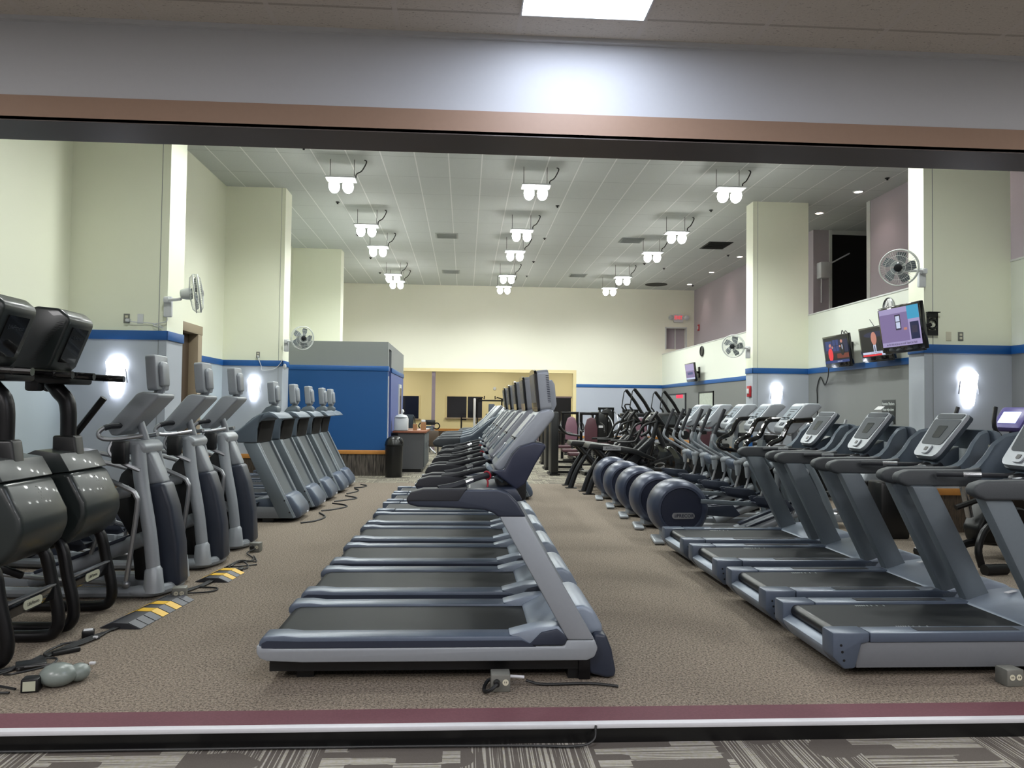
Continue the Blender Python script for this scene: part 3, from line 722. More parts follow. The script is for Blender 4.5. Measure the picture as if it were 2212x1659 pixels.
def right_treadmill():
    t = empty('treadmill'); old_belt_deck(t)
    B().prism([(1.32, .262), (1.5, .32), (1.72, .35), (1.88, .31), (1.98, .2), (1.98, .07), (1.36, .08)], -.435, .435, .03, seg=3).build('motor_cover', 'pale_steel_blue', t)
    for s in (-1, 1):
        B().box((1.62, s * .25, .352), (.13, .03, .004), 0, (0, 0, .5 * s)).build('label', 'label_white', t)
        y0, y1 = sorted((s * .43, s * .33))
        B().prism([(.955, 1.08), (1.14, 1.08), (1.60, .18), (1.40, .18)], y0, y1, .02).build('upright', 'grey_green', t)
        y0, y1 = sorted((s * .46, s * .36))
        B().prism([(.885, 1.10), (.87, 1.135), (.895, 1.17), (.96, 1.19), (1.42, 1.195), (1.5, 1.215), (1.5, 1.075), (.95, 1.072)], y0, y1, .032, seg=3).build('arm_pad', 'rubber_grey', t)
        # wing: curved shell that rises from the arm and folds to the front
        pts = [(1.43, 1.2, 1.075), (1.50, 1.24, 1.075), (1.56, 1.305, 1.08), (1.61, 1.39, 1.09), (1.68, 1.455, 1.10), (1.76, 1.475, 1.12), (1.84, 1.46, 1.17), (1.90, 1.40, 1.24)]
        yo = (.455, .455, .45, .435, .405, .36, .30, .24); yi = (.37, .385, .39, .385, .36, .32, .26, .20)
        vs = []
        for (x, zt, zb), a, c in zip(pts, yo, yi):
            vs += [(x, s * a, zb), (x, s * a, zt - .02), (x, s * (a + c) / 2, zt), (x, s * c, zt - .02), (x, s * c, zb)]
        fs = []
        for i in range(len(pts) - 1):
            for k in range(5):
                a = i * 5 + k; b = i * 5 + (k + 1) % 5; fs.append((a, b, b + 5, a + 5))
        fs += [(0, 1, 2, 3, 4), tuple(35 + k for k in range(5))]
        B()._add(vs, fs).build('side_wing', 'hood_grey', t)
        g = B().tube([(1.14, s * .33, 1.165), (1.22, s * .26, 1.17), (1.5, s * .13, 1.175), (1.56, s * .1, 1.19)], .018, 10, 4).build('grab_bar', 'rubber', t)
        B().cyl((1.27, s * .235, 1.172), (1.37, s * .188, 1.175), .0195, n=10).build('pulse_contact', 'chrome', g)
    B().prism([(1.44, 1.075), (1.44, 1.11), (1.64, 1.13), (1.78, 1.2), (1.86, 1.36), (1.9, 1.34), (1.9, 1.22), (1.8, 1.1), (1.7, 1.06)], -.37, .37, .02, seg=3).build('hood_bowl', 'hood_inner', t)
    B().prism([(1.72, 1.07), (1.84, 1.14), (1.92, 1.26), (1.925, 1.38), (1.87, 1.462), (1.80, 1.478), (1.83, 1.40), (1.84, 1.28), (1.77, 1.16)], -.36, .36, .02, seg=3).build('hood_front', 'hood_grey', t)
    B().ball((1.55, 0, 1.17), (.11, .09, .035)).build('control_pod', 'dark_frame', t)
    B().prism([(1.50, 1.19), (1.58, 1.25), (1.74, 1.34), (1.74, 1.2), (1.62, 1.1), (1.52, 1.1)], -.07, .07, .015).build('neck', 'hood_grey', t)
    # console slab, rounded face
    u = Vector((.24, 0, .32)).normalized(); n = Vector((-.32, 0, .24)).normalized(); c0 = Vector((1.475, 0, 1.255))
    def slab(w0, w1, l0, l1, t0, t1, rr):
        o = []
        for (cx, cy, a0) in ((w1 - rr, l1 - rr, 0), (-w1 + rr, l1 - rr, 90), (-w0 + rr * 1.6, l0 + rr * 1.6, 180), (w0 - rr * 1.6, l0 + rr * 1.6, 270)):
            r2 = rr if a0 < 180 else rr * 1.6
            for k in range(5):
                a = R(a0 + k * 22.5); o.append((cx + r2 * math.cos(a), cy + r2 * math.sin(a)))
        b = B(); vs = []
        for tt in (t0, t1):
            for (yy, ll) in o: vs.append(c0 + Vector((0, 1, 0)) * yy + u * ll + n * tt)
        m_ = len(o); fs = [tuple(range(m_)), tuple(range(m_, 2 * m_))[::-1]] + [(i, (i + 1) % m_, (i + 1) % m_ + m_, i + m_) for i in range(m_)]
        return b._add(vs, fs)
    c = slab(.16, .19, -.0, .43, -.045, .0, .04).build('console', 'light_silver', t)
    slab(.165, .195, -.01, .435, -.06, -.03, .04).build('console_back', 'overlay_dark', c)
    slab(.14, .172, .115, .365, .0, .004, .02).build('display', 'overlay_dark', c)
    slab(.165, .172, .372, .42, .0, .004, .015).build('top_display', 'overlay_dark', c)
    slab(.05, .06, .18, .30, .004, .006, .01).build('readout', 'screen_glass', c)
    slab(.045, .05, .02, .10, .003, .014, .015).build('keypad', 'light_silver', c)
    slab(.02, .02, .045, .08, .014, .017, .006).build('stop_button', 'black_plastic', c)
    return t, slab

def left_treadmill(tvset=True):
    t = empty('treadmill'); old_belt_deck(t)
    B().prism([(1.32, .262), (1.5, .31), (1.74, .33), (1.86, .3), (1.9, .08), (1.36, .08)], -.33, .33, .02).build('motor_cover', 'steel_blue', t)
    B().prism([(1.76, .33), (1.84, .37), (1.92, .345), (2.03, .20), (2.06, .12), (2.05, .05), (1.9, .02), (1.84, .1)], -.315, .315, .035, seg=3).build('front_cover', 'steel_blue', t)
    B().b2(2.035, 2.062, .1, .2, .07, .09).build('label', 'label_white', t)
    for s in (-1, 1):
        y0, y1 = sorted((s * .43, s * .325))
        B().prism([(1.285, 1.08), (1.475, 1.08), (1.99, .06), (1.79, .06)], y0, y1, .012).build('upright', 'grey_green', t)
        y0, y1 = sorted((s * .34, s * .325))
        B().prism([(1.462, 1.08), (1.482, 1.08), (1.997, .06), (1.977, .06)], y0, y1, .003).build('edge_trim', 'light_silver', t)
        y0, y1 = sorted((s * .445, s * .34))
        B().prism([(.72, 1.10), (.7, 1.14), (.73, 1.18), (.8, 1.2), (1.06, 1.21), (1.06, 1.085), (.8, 1.08)], y0, y1, .03, seg=3).build('arm_pad', 'rubber_grey', t)
        y0, y1 = sorted((s * .44, s * .37))
        B().prism([(1.05, 1.21), (1.21, 1.25), (1.36, 1.37), (1.49, 1.47), (1.56, 1.495), (1.5, 1.39), (1.47, 1.27), (1.465, 1.08), (1.05, 1.085)], y0, y1, .02, seg=3).build('side_wing', 'hood_grey', t)
        y0, y1 = sorted((s * .365, s * .35))
        for (x, z) in ((1.93, .14), (1.86, .30)): B().cyl((x, s * .428, z), (x, s * .434, z), .012, n=8).build('bolt', 'black_plastic', t)
    B().prism([(1.41, 1.07), (1.45, 1.07), (1.93, .12), (1.89, .12)], -.325, .325).build('front_panel', 'grey_green_dark', t)
    hood = [(1.30, 1.33), (1.40, 1.42), (1.50, 1.48), (1.62, 1.51), (1.70, 1.48), (1.765, 1.42), (1.755, 1.405), (1.69, 1.43), (1.6, 1.43), (1.53, 1.39), (1.42, 1.3)]
    B().prism(hood, -.42, .42, .01).build('hood', 'hood_grey', t)
    B().prism([(1.40, 1.08), (1.43, 1.3), (1.52, 1.39), (1.46, 1.08)], -.372, .372).build('hood_shade_panel', 'rough_black', t)  # solid black panel stands in for the shade inside the hood
    if tvset:
        B().prism([(1.42, 1.47), (1.5, 1.57), (1.60, 1.60), (1.66, 1.57), (1.66, 1.5), (1.5, 1.46)], -.11, .11, .02).build('mount', 'grey_green', t)
        small_tv(t, (1.60, 0, 1.62), 1.08)
    return t

def small_tv(t, loc, big=1.0):
    tv = empty('television'); tv.parent = t; tv.location = loc; tv.rotation_euler = (0, R(-5), 0); tv.scale = (big, big, big)
    B().tube([(-.04, 0, -.05), (.0, 0, 0), (.03, 0, .06)], .035, 10, 3).build('neck', 'silver_plastic', tv)
    B().prism([(-.135, .02), (-.12, .0), (.12, 0), (.135, .02), (.14, .275), (.125, .29), (-.125, .29), (-.14, .275)], -.05, .03, .016, 'x', 3).build('housing', 'silver_plastic', tv)
    B().prism([(-.075, .03), (.075, .03), (.08, .2), (.05, .235), (-.05, .235), (-.08, .2)], .025, .062, .016, 'x', 3).build('rear_bulge', 'silver_plastic', tv)
    B().b2(-.055, -.049, -.115, .115, .04, .26).build('screen', 'screen_dark', tv)
    return tv

NUM = ('nearest', 'second', 'third', 'fourth', 'fifth', 'farthest')
nt_ = new_treadmill(); nt_.name = 'treadmill'
TY = (4.95, 6.04, 7.14, 8.26, 9.36)
what = ('all of its side shown', 'directly behind the front one', 'middle of the five', 'fourth of the five', 'last one with a television console')
for i, y in enumerate(TY):
    o = nt_ if i == 0 else copy_tree(nt_)
    o.location = (-1.17 + .008 * i, y, 0)
    tag(o, '%s silver-navy treadmill of the centre row, %s' % (NUM[i], what[i]), 'treadmill', 'television treadmills in the centre row')
for i in (0, 2, 3):
    r = B().ring((1.31, -.232, 1.186), .024, .006, rot=Matrix.Rotation(R(55), 3, 'Z') @ Matrix.Rotation(R(80), 3, 'Y')).tube([(1.31, -.232, 1.165), (1.315, -.235, 1.14), (1.312, -.24, 1.115)], .006, 6)
    r.build('safety_strap', 'red_strap', None, 'red safety strap looped on the grab bar of the %s centre-row treadmill' % NUM[i], 'strap', 'red straps on the centre row', loc=(-1.17 + .008 * i, TY[i], 0))

lt = left_treadmill(True)
LYS = (11.12, 12.3, 13.45, 14.6, 15.6)
for i, y in enumerate(LYS):
    o = lt if i == 0 else copy_tree(lt)
    o.location = (-4.30 + (.0, .03, .03, .05, .03)[i], y, 0)
    tag(o, '%s treadmill with a raised television in the rear left row%s' % (('nearest', 'second', 'third', 'fourth', 'farthest')[i], ('', '', '', '', '')[i]), 'treadmill', 'treadmills in the rear left row')
ot = left_treadmill(False)
u = Vector((.7, 0, .72)).normalized()
B().box((1.5, 0, 1.50), (.05, .36, .34), .02, (0, R(42), 0)).build('console', 'light_silver', ot)
for i, (x, y) in enumerate(((-1.12, 10.45), (-1.1, 11.5), (-1.1, 12.55), (-.85, 13.8), (-.83, 14.9))):
    o = ot if i == 0 else copy_tree(ot)
    o.location = (x, y, 0)
    tag(o, 'grey treadmill without television at the centre row back, %s' % ('first of five', 'second of five', 'third of five', 'fourth of five', 'rearmost one')[i], 'treadmill', 'plain treadmills at the back of the centre row')

rt, slabf = right_treadmill()
RYS = (4.97, 6.03, 7.16, 8.24)
rn = ('at the right edge, closest to the camera', 'second from the camera, tall console with a pale clip', 'third from the camera, its console carrying a white card', 'fourth, next to the round-wheeled elliptical machine')
rts = []
for i, y in enumerate(RYS):
    o = rt if i == 0 else copy_tree(rt); rts.append(o)
    o.location = (2.22 + .01 * i, y, 0)
    tag(o, 'grey-blue treadmill of the right row, ' + rn[i], 'treadmill', 'treadmills in the right row')
B().box((1.73, 0, 1.64), (.004, .12, .05), 0, (0, R(50), 0)).build('card', 'paper', None, 'white paper card on top of the third right-row treadmill console', 'card', loc=(2.24, RYS[2], 0))
B().box((1.76, -.335, 1.30), (.07, .004, .14), 0, (0, R(25), 0)).build('sticker', 'badge_cream', None, 'pale yellow instruction sticker inside the hood of the second right-row treadmill', 'sticker', loc=(2.23, RYS[1], 0))

# ================================================================== elliptical trainers with round rear drive housings
def elliptical(kind):
    """kind: foam arms 'foam', long moving arms 'arms', left side machines with television 'tv'"""
    t = empty('elliptical_trainer')
    # base
    B().tube([(.2, -.2, .05), (1.0, -.29, .045), (1.9, -.3, .05), (2.08, -.25, .05), (2.16, 0, .05), (2.08, .25, .05), (1.9, .3, .05), (1.0, .29, .045), (.2, .2, .05)], .045, 10, 4, ).build('base_frame', 'silver_plastic' if kind == 'tv' else 'mid_metal', t)
    for s in (-1, 1): B().ball((2.0, s * .29, .055), (.15, .075, .05)).build('front_foot', 'silver_plastic', t)
    B().box((-.03, -.12, .028), (.13, .50, .045), .02, (0, 0, R(-8)), seg=3).build('rear_foot', 'light_silver', t)
    B().b2(.05, .7, -.12, .12, .04, .14, .01).b2(.7, 2.0, -.06, .06, .04, .12, .01).build('spine', 'silver_plastic', t)
    # drive housing
    pr = [(.36 * math.cos(a), .26 * math.sin(a)) for a in []]
    prof = [(.25, -.21), (.262, -.235), (.29, -.232), (.325, -.2), (.345, -.14), (.352, 0), (.345, .14), (.325, .2), (.29, .232), (.262, .235), (.25, .21)]
    d = B().lathe(prof, (.24, 0, .40), 'y', 48).build('drive_housing', 'wheel_blue', t)
    B().lathe([(1e-4, -.215), (.25, -.215), (.255, -.20), (.255, .20), (.25, .215), (1e-4, .215)], (.24, 0, .40), 'y', 40).build('side_disc', 'deep_navy', d)
    bd = B(); pts = []
    for k in range(16):
        a = R(22.5 * k); pts.append((.26 + (.1 if math.cos(a) > 0 else -.1) + .038 * math.cos(a), .325 + .038 * math.sin(a)))
    bd.prism(pts, -.224, -.214).build('badge', 'badge', d)
    tx = text_obj('badge_text', 'PRECOR', .056, 'deep_navy', d, (.282, -.2255, .325), (R(90), 0, 0), .0008, sx=1.0, weight=.001)
    b = B()
    for k in range(3): b.prism([(.148 + k * .012, .306), (.153 + k * .012, .306), (.159 + k * .012, .344), (.154 + k * .012, .344)], -.2262, -.2245)
    b.build('badge_mark', 'deep_navy', d)
    # ramp tubes
    for s in (-1, 1):
        r = B().cyl((1.02, s * .14, .10), (1.93, s * .14, .46), .062, n=16).build('ramp_tube', 'light_silver' if kind != 'tv' else 'silver_plastic', t)
        B().box((1.42, s * .14, .325), (.78, .10, .03), .01, (0, R(-21.6), 0)).build('ramp_rail', 'navy', r)
    # link bars and pedals
    for s, (x0, z0, x1, z1) in ((-1, (1.06, .50, 1.55, .48)), (1, (.64, .31, 1.10, .34))):
        B().box(((.45 + x0) / 2 + .1, s * .29, (z0 + .5) / 2 - .01), (x0 - .25, .025, .05), .006, (0, R(3 if s < 0 else 18), 0)).build('link_bar', 'grey_green', t)
        pp = [(x0, z0 + .06), (x0 + .04, z0 + .075), (x1 - .08, z1 + .065), (x1 + .02, z1 - .06), (x1 - .05, z1 - .09), (x0 + .06, z0 - .04)]
        pd = B().sides(pp, .0, .0).v and B() or B()
        pd.prism(pp, s * .29 - .085, s * .29 - .068, .006).prism(pp, s * .29 + .068, s * .29 + .085, .006).prism([(x0, z0 + .01), (x1, z1 - .03), (x1 - .05, z1 - .08), (x0 + .06, z0 - .04)], s * .29 - .085, s * .29 + .085, .006)
        pd.build('pedal', 'navy', t)
    # body
    if kind != 'tv':
        B().prism([(1.64, .80), (1.70, .875), (1.80, .88), (1.90, .72), (2.0, .35), (2.06, .10), (1.86, .08), (1.80, .36), (1.68, .58), (1.70, .72)], -.13, .13, .025).build('body_cover', 'black_plastic', t)
        B().prism([(1.60, .80), (1.62, .86), (1.74, .90), (1.80, .84), (1.76, .72), (1.66, .70)], -.17, .17, .03, seg=3).build('body_cap', 'steel_blue', t)
        for s in (-1, 1):
            B().tube([(1.76, s * .09, 1.05), (1.84, s * .13, .9), (1.98, s * .2, .55), (2.10, s * .28, .1)], [.06, .08, .09, .10], 12, 3, .8).build('front_column', 'grey_green', t)
        B().prism([(1.66, .88), (1.70, 1.2), (1.78, 1.2), (1.86, .88)], -.1, .1, .02).build('mast', 'grey_green', t)
        B().cyl((1.74, 0, 1.1), (1.72, 0, 1.4), .038).build('console_stem', 'silver_plastic', t)
    else:
        for s in (-1, 1):
            B().tube([(1.86, s * .15, 1.24), (1.92, s * .21, .95), (2.02, s * .27, .55), (2.07, s * .29, .22)], [.06, .058, .055, .055], 14, 4).build('front_column', 'silver_plastic', t)
            B().tube([(2.065, s * .29, .25), (2.07, s * .29, .23), (2.075, s * .29, .10), (2.075, s * .29, .05)], [.056, .068, .078, .085], 16).build('column_socket', 'light_silver', t)
        B().prism([(1.74, 1.24), (1.76, 1.29), (1.90, 1.29), (1.95, 1.24), (1.93, 1.17), (1.76, 1.17)], -.2, .2, .03, seg=3).build('column_cap', 'light_silver', t)
        B().prism([(1.79, 1.18), (1.94, 1.19), (2.06, .92), (1.91, .90)], -.09, .09, .03, seg=3).build('center_column', 'silver_plastic', t)
        B().prism([(1.90, .91), (2.07, .93), (2.14, .72), (2.20, .40), (2.22, .05), (2.02, .04), (2.01, .4), (1.97, .66)], -.12, .12, .035, seg=3).build('front_cover', 'navy', t)
        B().prism([(1.62, .75), (1.7, 1.0), (1.8, 1.1), (1.9, .85), (1.96, .4), (1.96, .1), (1.84, .1), (1.8, .45)], -.1, .1, .02).build('body_cover', 'black_plastic', t)
        B().cyl((1.87, 0, 1.26), (1.80, 0, 1.47), .034).build('console_stem', 'silver_plastic', t)
    # console
    if kind == 'tv':
        cp = [(1.615, 1.385), (1.63, 1.42), (1.85, 1.685), (1.90, 1.70), (2.03, 1.685), (2.035, 1.655), (1.80, 1.40), (1.70, 1.325), (1.65, 1.33)]
    else:
        cp = [(1.53, 1.40), (1.78, 1.685), (1.82, 1.70), (1.96, 1.70), (2.0, 1.66), (1.64, 1.325), (1.56, 1.315), (1.535, 1.34)]
    c = B().prism(cp, -.185, .185, .03, seg=3).build('console', 'silver_plastic' if kind == 'tv' else 'light_silver', t)
    a, e = Vector((cp[0][0], 0, cp[0][1])), Vector((cp[1 if kind != 'tv' else 2][0], 0, cp[1 if kind != 'tv' else 2][1]))
    u = (e - a).normalized(); n = Vector((-u.z, 0, u.x)); L_ = (e - a).length
    b = B(); rect_on(b, a + u * L_ * .62 + n * .002, (0, 1, 0), u, n, .30, L_ * .58, .008); b.build('display', 'overlay', c)
    b = B(); rect_on(b, a + u * L_ * .14 + n * .004, (0, 1, 0), u, n, .10, L_ * .12, .008); b.build('keypad', 'overlay_dark', c)
    b = B()
    for k, (w_, h_, f_) in enumerate(((.2, .012, .78), (.14, .012, .68), (.07, .045, .52))): rect_on(b, a + u * L_ * f_ + n * .007, (0, 1, 0), u, n, w_, h_, .002)
    b.build('readout', 'overlay_dark', c)
    for s in (-1, 1): B().box((a.x + u.x * L_ * .38 - .012, s * .06, a.z + u.z * L_ * .38 + .012), (.03, .05, .01), .003).build('reading_clip', 'black_plastic', c)
    if kind == 'tv': small_tv(t, (1.97, 0, 1.715), 1.05)
    # fixed handlebars
    for s in (-1, 1):
        if kind == 'tv':
            h = B().tube([(1.74, s * .15, 1.41), (1.66, s * .25, 1.41), (1.60, s * .29, 1.36), (1.62, s * .29, 1.31), (1.72, s * .25, 1.30), (1.9, s * .16, 1.33)], .019, 10, 4).build('handlebar', 'mid_metal', t)
            B().tube([(1.73, s * .165, 1.412), (1.67, s * .24, 1.408), (1.635, s * .272, 1.392)], .024, 10, 2).build('grip', 'rubber', h)
        elif kind == 'arms':
            B().tube([(1.66, s * .08, 1.28), (1.56, s * .2, 1.27), (1.48, s * .24, 1.31), (1.53, s * .22, 1.38), (1.62, s * .17, 1.42)], .019, 10, 4).build('handlebar', 'silver_plastic', t)
        # arm pivot
        ar = s * .30
        pv = B().cyl((1.64, ar, .83), (1.80, s * .16, .86), .05).ball((1.64, ar, .83), (.062, .055, .055)).tube([(1.64, ar, .83), (1.645, ar, .72), (1.64, ar, .64)], [.05, .045, .03], 12).build('arm_pivot', 'silver_plastic', t)
        B().tube([(1.66, ar - s * .01, .80), (1.66, ar, .66), (1.57, ar, .36)], .018, 8, 2).build('drive_rod', 'mid_metal', pv)
        if kind == 'foam':
            path = [(1.74, s * .30, .84), (1.64, s * .31, .96), (1.56, s * .33, 1.06)]
            ar_ = B().tube(path, .022, 8, 3).build('moving_arm', 'grey_green', t)
            B().tube([(1.62, s * .32, 1.02), (1.40, s * .35, 1.04), (1.27, s * .36, 1.07), (1.235, s * .36, 1.14), (1.29, s * .36, 1.215), (1.41, s * .35, 1.27), (1.47, s * .35, 1.39), (1.53, s * .34, 1.475), (1.64, s * .33, 1.49), (1.80, s * .32, 1.50)], .031, 10, 4).build('grip', 'gloss_black', ar_)
            B().cyl((1.425, s * .352, 1.295), (1.462, s * .352, 1.375), .029, n=10).build('pulse_contact', 'chrome', ar_)
        elif kind == 'arms':
            ar_ = B().tube([(1.66, s * .31, .86), (1.45, s * .33, .98), (1.29, s * .33, 1.08), (1.245, s * .33, 1.15), (1.27, s * .33, 1.24), (1.30, s * .33, 1.30)], .023, 10, 4).build('moving_arm', 'silver_plastic', t)
            B().tube([(1.275, s * .33, 1.25), (1.35, s * .33, 1.43), (1.43, s * .33, 1.62)], .027, 10, 2).build('grip', 'rubber', ar_)
        else:
            ar_ = B().tube([(1.1, s * .34, 1.12), (1.55, s * .33, 1.02), (1.86, s * .33, .90), (1.93, s * .33, .84), (1.94, s * .33, .72), (1.87, s * .33, .14)], .022, 8, 4).ball((1.87, s * .33, .12), .035).build('moving_arm', 'mid_metal', t)
            B().tube([(1.70, s * .25, 1.29), (1.68, s * .27, 1.2), (1.76, s * .27, 1.12), (1.92, s * .24, 1.04)], .02, 8, 4).build('lower_bar', 'mid_metal', t)
    if kind == 'tv':
        B().b2(1.72, 1.84, -.34, -.24, 1.10, 1.29, .02).build('bottle_holder', 'black_plastic', t)
        B().tube([(.9, -.33, .20), (1.3, -.33, .16), (1.87, -.33, .12)], .02, 8, 2).build('lower_link', 'mid_metal', t)
        B().tube([(1.5, .2, .56), (1.8, .22, .45), (1.95, .2, .38)], .02, 8, 2).ball((1.5, .2, .56), .045).build('rear_link', 'silver_plastic', t)
    else:
        B().b2(1.74, 1.92, -.12, .12, 1.16, 1.27, .02).build('bottle_holder', 'black_plastic', t)
    return t
e1 = elliptical('foam'); e3 = elliptical('arms'); a1 = elliptical('tv')
for i, (y, k) in enumerate(((9.38, 'f'), (10.47, 'f'), (11.5, 'a'), (12.6, 'a'), (13.7, 'a'))):
    src = e1 if k == 'f' else e3
    o = src if i in (0, 2) else copy_tree(src)
    o.location = (2.38 + .01 * i, y, 0)
    tag(o, ('nearest', 'second', 'third', 'fourth', 'farthest')[i] + ' round-wheeled elliptical of the right row, ' + ('thick black curved grips' if k == 'f' else 'long slanted arms') + (', brand plate in view' if i == 0 else ''), 'elliptical trainer', 'elliptical trainers in the right row')
for i, y in enumerate((6.85, 7.97, 8.98)):
    o = a1 if i == 0 else copy_tree(a1)
    o.location = (-4.62 + .02 * i, y, 0)
    tag(o, ('nearest', 'middle', 'farthest')[i] + ' of the three grey ellipticals with televisions on the left', 'elliptical trainer', 'television ellipticals on the left')

# ================================================================== black climbers at the left edge
def climber():
    t = empty('stair_climber')
    s_ = B().prism([(-.61, 1.87), (-.58, 1.835), (-.34, 1.83), (-.30, 1.87), (-.18, 2.18), (-.185, 2.22), (-.25, 2.275), (-.42, 2.29), (-.49, 2.24)], -.185, .185, .06, seg=4).build('television', 'gloss_dark', t)
    u = Vector((.105, 0, .27)).normalized(); n = Vector((u.z, 0, -u.x))
    b = B(); rect_on(b, Vector((-.240, 0, 2.02)) + n * .002, (0, 1, 0), u, n, .22, .27, .012); b.build('rear_panel', 'gloss_black', s_)
    tx = text_obj('logo_text', 'LifeFitness', .04, 'overlay_dark', s_, tuple(Vector((-.240, 0.0, 2.02)) + n * .009 + u * .06), (0, 0, 0), .0005)
    tx.rotation_euler = Matrix(((0, u.x, n.x), (1, u.y, n.y), (0, u.z, n.z))).to_euler()
    b = B()
    for sy in (-1, 1):
        for k in range(22): b.box((-.42 + k * .009, sy * .207, 1.9 + k * .013), (.05, .003, .004), 0, (0, R(-10), 0))
    b.build('vent_slots', 'black_plastic', s_)
    for s in (-1, 1):
        h = B().tube([(-.75, s * .23, 1.80), (-.3, s * .24, 1.80), (.03, s * .24, 1.785)], .026, 10).build('handlebar', 'gloss_black', t)
        B().ball((-.08, s * .24, 1.79), (.04, .026, .026)).build('cable_tie', 'black_plastic', h)
        if s > 0: B().tube([(-.6, s * .29, 1.02), (-.42, s * .29, 1.26), (-.14, s * .29, 1.64)], .026, 10).build('side_rail', 'black_metal', t)
        B().tube([(-.30, s * .27, .66), (-.15, s * .28, .62), (-.09, s * .29, .4), (-.04, s * .29, .18), (-.06, s * .29, .07), (-.16, s * .29, .04), (-.5, s * .29, .04), (-1.5, s * .29, .04), (-1.7, s * .29, .08)], .04, 12, 4).build('frame_tube', 'black_metal', t)
    B().box((-.32, 0, 1.77), (.3, .34, .07), .02).build('console', 'black_plastic', t)
    B().box((-.44, -.12, 1.73), (.1, .1, .1), .02).box((-.44, .12, 1.73), (.1, .1, .1), .02).build('cup_holder', 'black_plastic', t)
    B().tube([(-.40, 0, 1.76), (-.33, 0, 1.68), (-.265, 0, 1.58), (-.255, 0, 1.30)], [.05, .056, .056, .052], 16, 4).build('post', 'black_metal', t)
    B().prism([(-.34, 1.36), (-.18, 1.36), (-.16, 1.22), (-.12, 1.10), (-.17, 1.14), (-.34, 1.24)], -.062, .062, .018, seg=3).build('post_collar', 'black_plastic', t)
    B().prism([(-.62, 1.10), (-.5, 1.19), (-.34, 1.265), (-.17, 1.24), (-.10, 1.12), (-.105, 1.115), (-.6, 1.06)], -.28, .28, .03, seg=3).build('top_cover', 'gloss_dark', t)
    B().prism([(-.64, 1.06), (-.10, 1.115), (.01, .90), (.02, .80), (-.02, .70), (-.10, .62), (-.25, .56), (-.6, .60), (-.72, .8)], -.285, .285, .04, seg=4).build('body_shell', 'gloss_dark', t)
    b = B(); 
    for k in range(9):
        for q in range(2 if k % 3 else 1):
            f = k / 9.; x = -.088 + f * .085; z = 1.06 - f * .17
            b.ball((x + .012, .03 + .03 * q + .014 * (k % 2), z), (.005, .011, .007), 8)
    b.build('vent_hole', 'black_plastic', t)
    # cross bar with oval plate
    c = B().box((-.07, 0, .335), (.03, .58, .085), .006).build('cross_bar', 'gloss_black', t)
    B().box((-.068, 0, .385), (.035, .56, .012), .003).build('edge_strip', 'mid_metal', c)
    pts = [((.075 if math.cos(R(a)) > 0 else -.075) + .03 * math.cos(R(a)), .335 + .03 * math.sin(R(a))) for a in range(11, 360, 23)]
    B().prism(pts, -.056, -.05, 0, 'x').build('badge', 'badge_cream', c)
    text_obj('badge_text', 'LifeFitness', .032, 'black_plastic', c, (-.0492, 0, .335), (R(90), 0, R(90)), .0005)
    # steps and rear
    for s in (-1, 1):
        B().box((-1.0, s * .15, .42 + .08 * s), (.42, .17, .04), .015, (0, R(-6), 0)).build('step', 'black_plastic', t)
        B().box((-.7, s * .15, .5 + .05 * s), (.5, .04, .05), .01, (0, R(20), 0)).build('step_arm', 'dark_frame', t)
    B().b2(-1.6, -1.55, -.29, .29, .02, .07, .01).build('rear_bar', 'black_metal', t)
    return t
c1 = climber(); c1.location = (-2.66, 5.08, 0); tag(c1, 'black stair climber at the very left edge, its glossy television cut by the frame', 'stair climber', 'black stair climbers on the left')
c2 = copy_tree(c1)
for ch in list(c1.children):
    if ch.name.startswith('side_rail'): bpy.data.objects.remove(ch)
c2.location = (-2.66, 5.86, 0); tag(c2, 'second black stair climber from the left edge, beside the grey ellipticals', 'stair climber', 'black stair climbers on the left')
# ================================================================== televisions on the walls
def television(loc, rz, tilt, w, h, lab, art, wall_dx=.45, arm=True):
    """front faces local -x; rz turns it"""
    t = empty('television', loc, rz, lab, 'television')
    T = empty('panel'); T.parent = t; T.rotation_euler = (0, tilt, 0)
    B().b2(-.025, .035, -w / 2, w / 2, -h / 2, h / 2, .012).b2(-.02, .03, -w * .45, w * .45, -h / 2 - .02, -h / 2 + .02, .01).build('frame', 'gloss_black', T)
    B().b2(.03, .075, -w * .36, w * .36, -h * .36, h * .36, .015).build('rear_cover', 'black_plastic', T)
    sw, sh = w * .92, h * .83; z0 = .02
    def px(u0, u1, v0, v1, m, d=0.0, nm='picture'):
        # u from left as seen by the viewer (-x side, viewer sees +y on the left), v from the bottom
        return B().b2(-.0275 - d, -.026 - d, sw * (.5 - u1), sw * (.5 - u0), z0 + sh * (v0 - .5), z0 + sh * (v1 - .5)).build(nm, m, T)
    def blob(u, v, ru, rv, m, d):
        b = B(); k = 20
        b.prism([(sw * (.5 - u) + sw * ru * math.cos(2 * math.pi * i / k), z0 + sh * (v - .5) + sh * rv * math.sin(2 * math.pi * i / k)) for i in range(k)], -.0275 - d, -.026 - d, 0, 'x')
        return b.build('picture', m, T)
    art(px, blob, T, sw, sh, z0)
    if arm:
        B().box((.11, 0, 0), (.06, .14, .3), .008).box((wall_dx * .5 + .06, 0, 0), (wall_dx - .1, .05, .07), .005).box((wall_dx - .012, 0, 0), (.02, .16, .34), .004).build('wall_mount', 'black_metal', t)
    return t, T
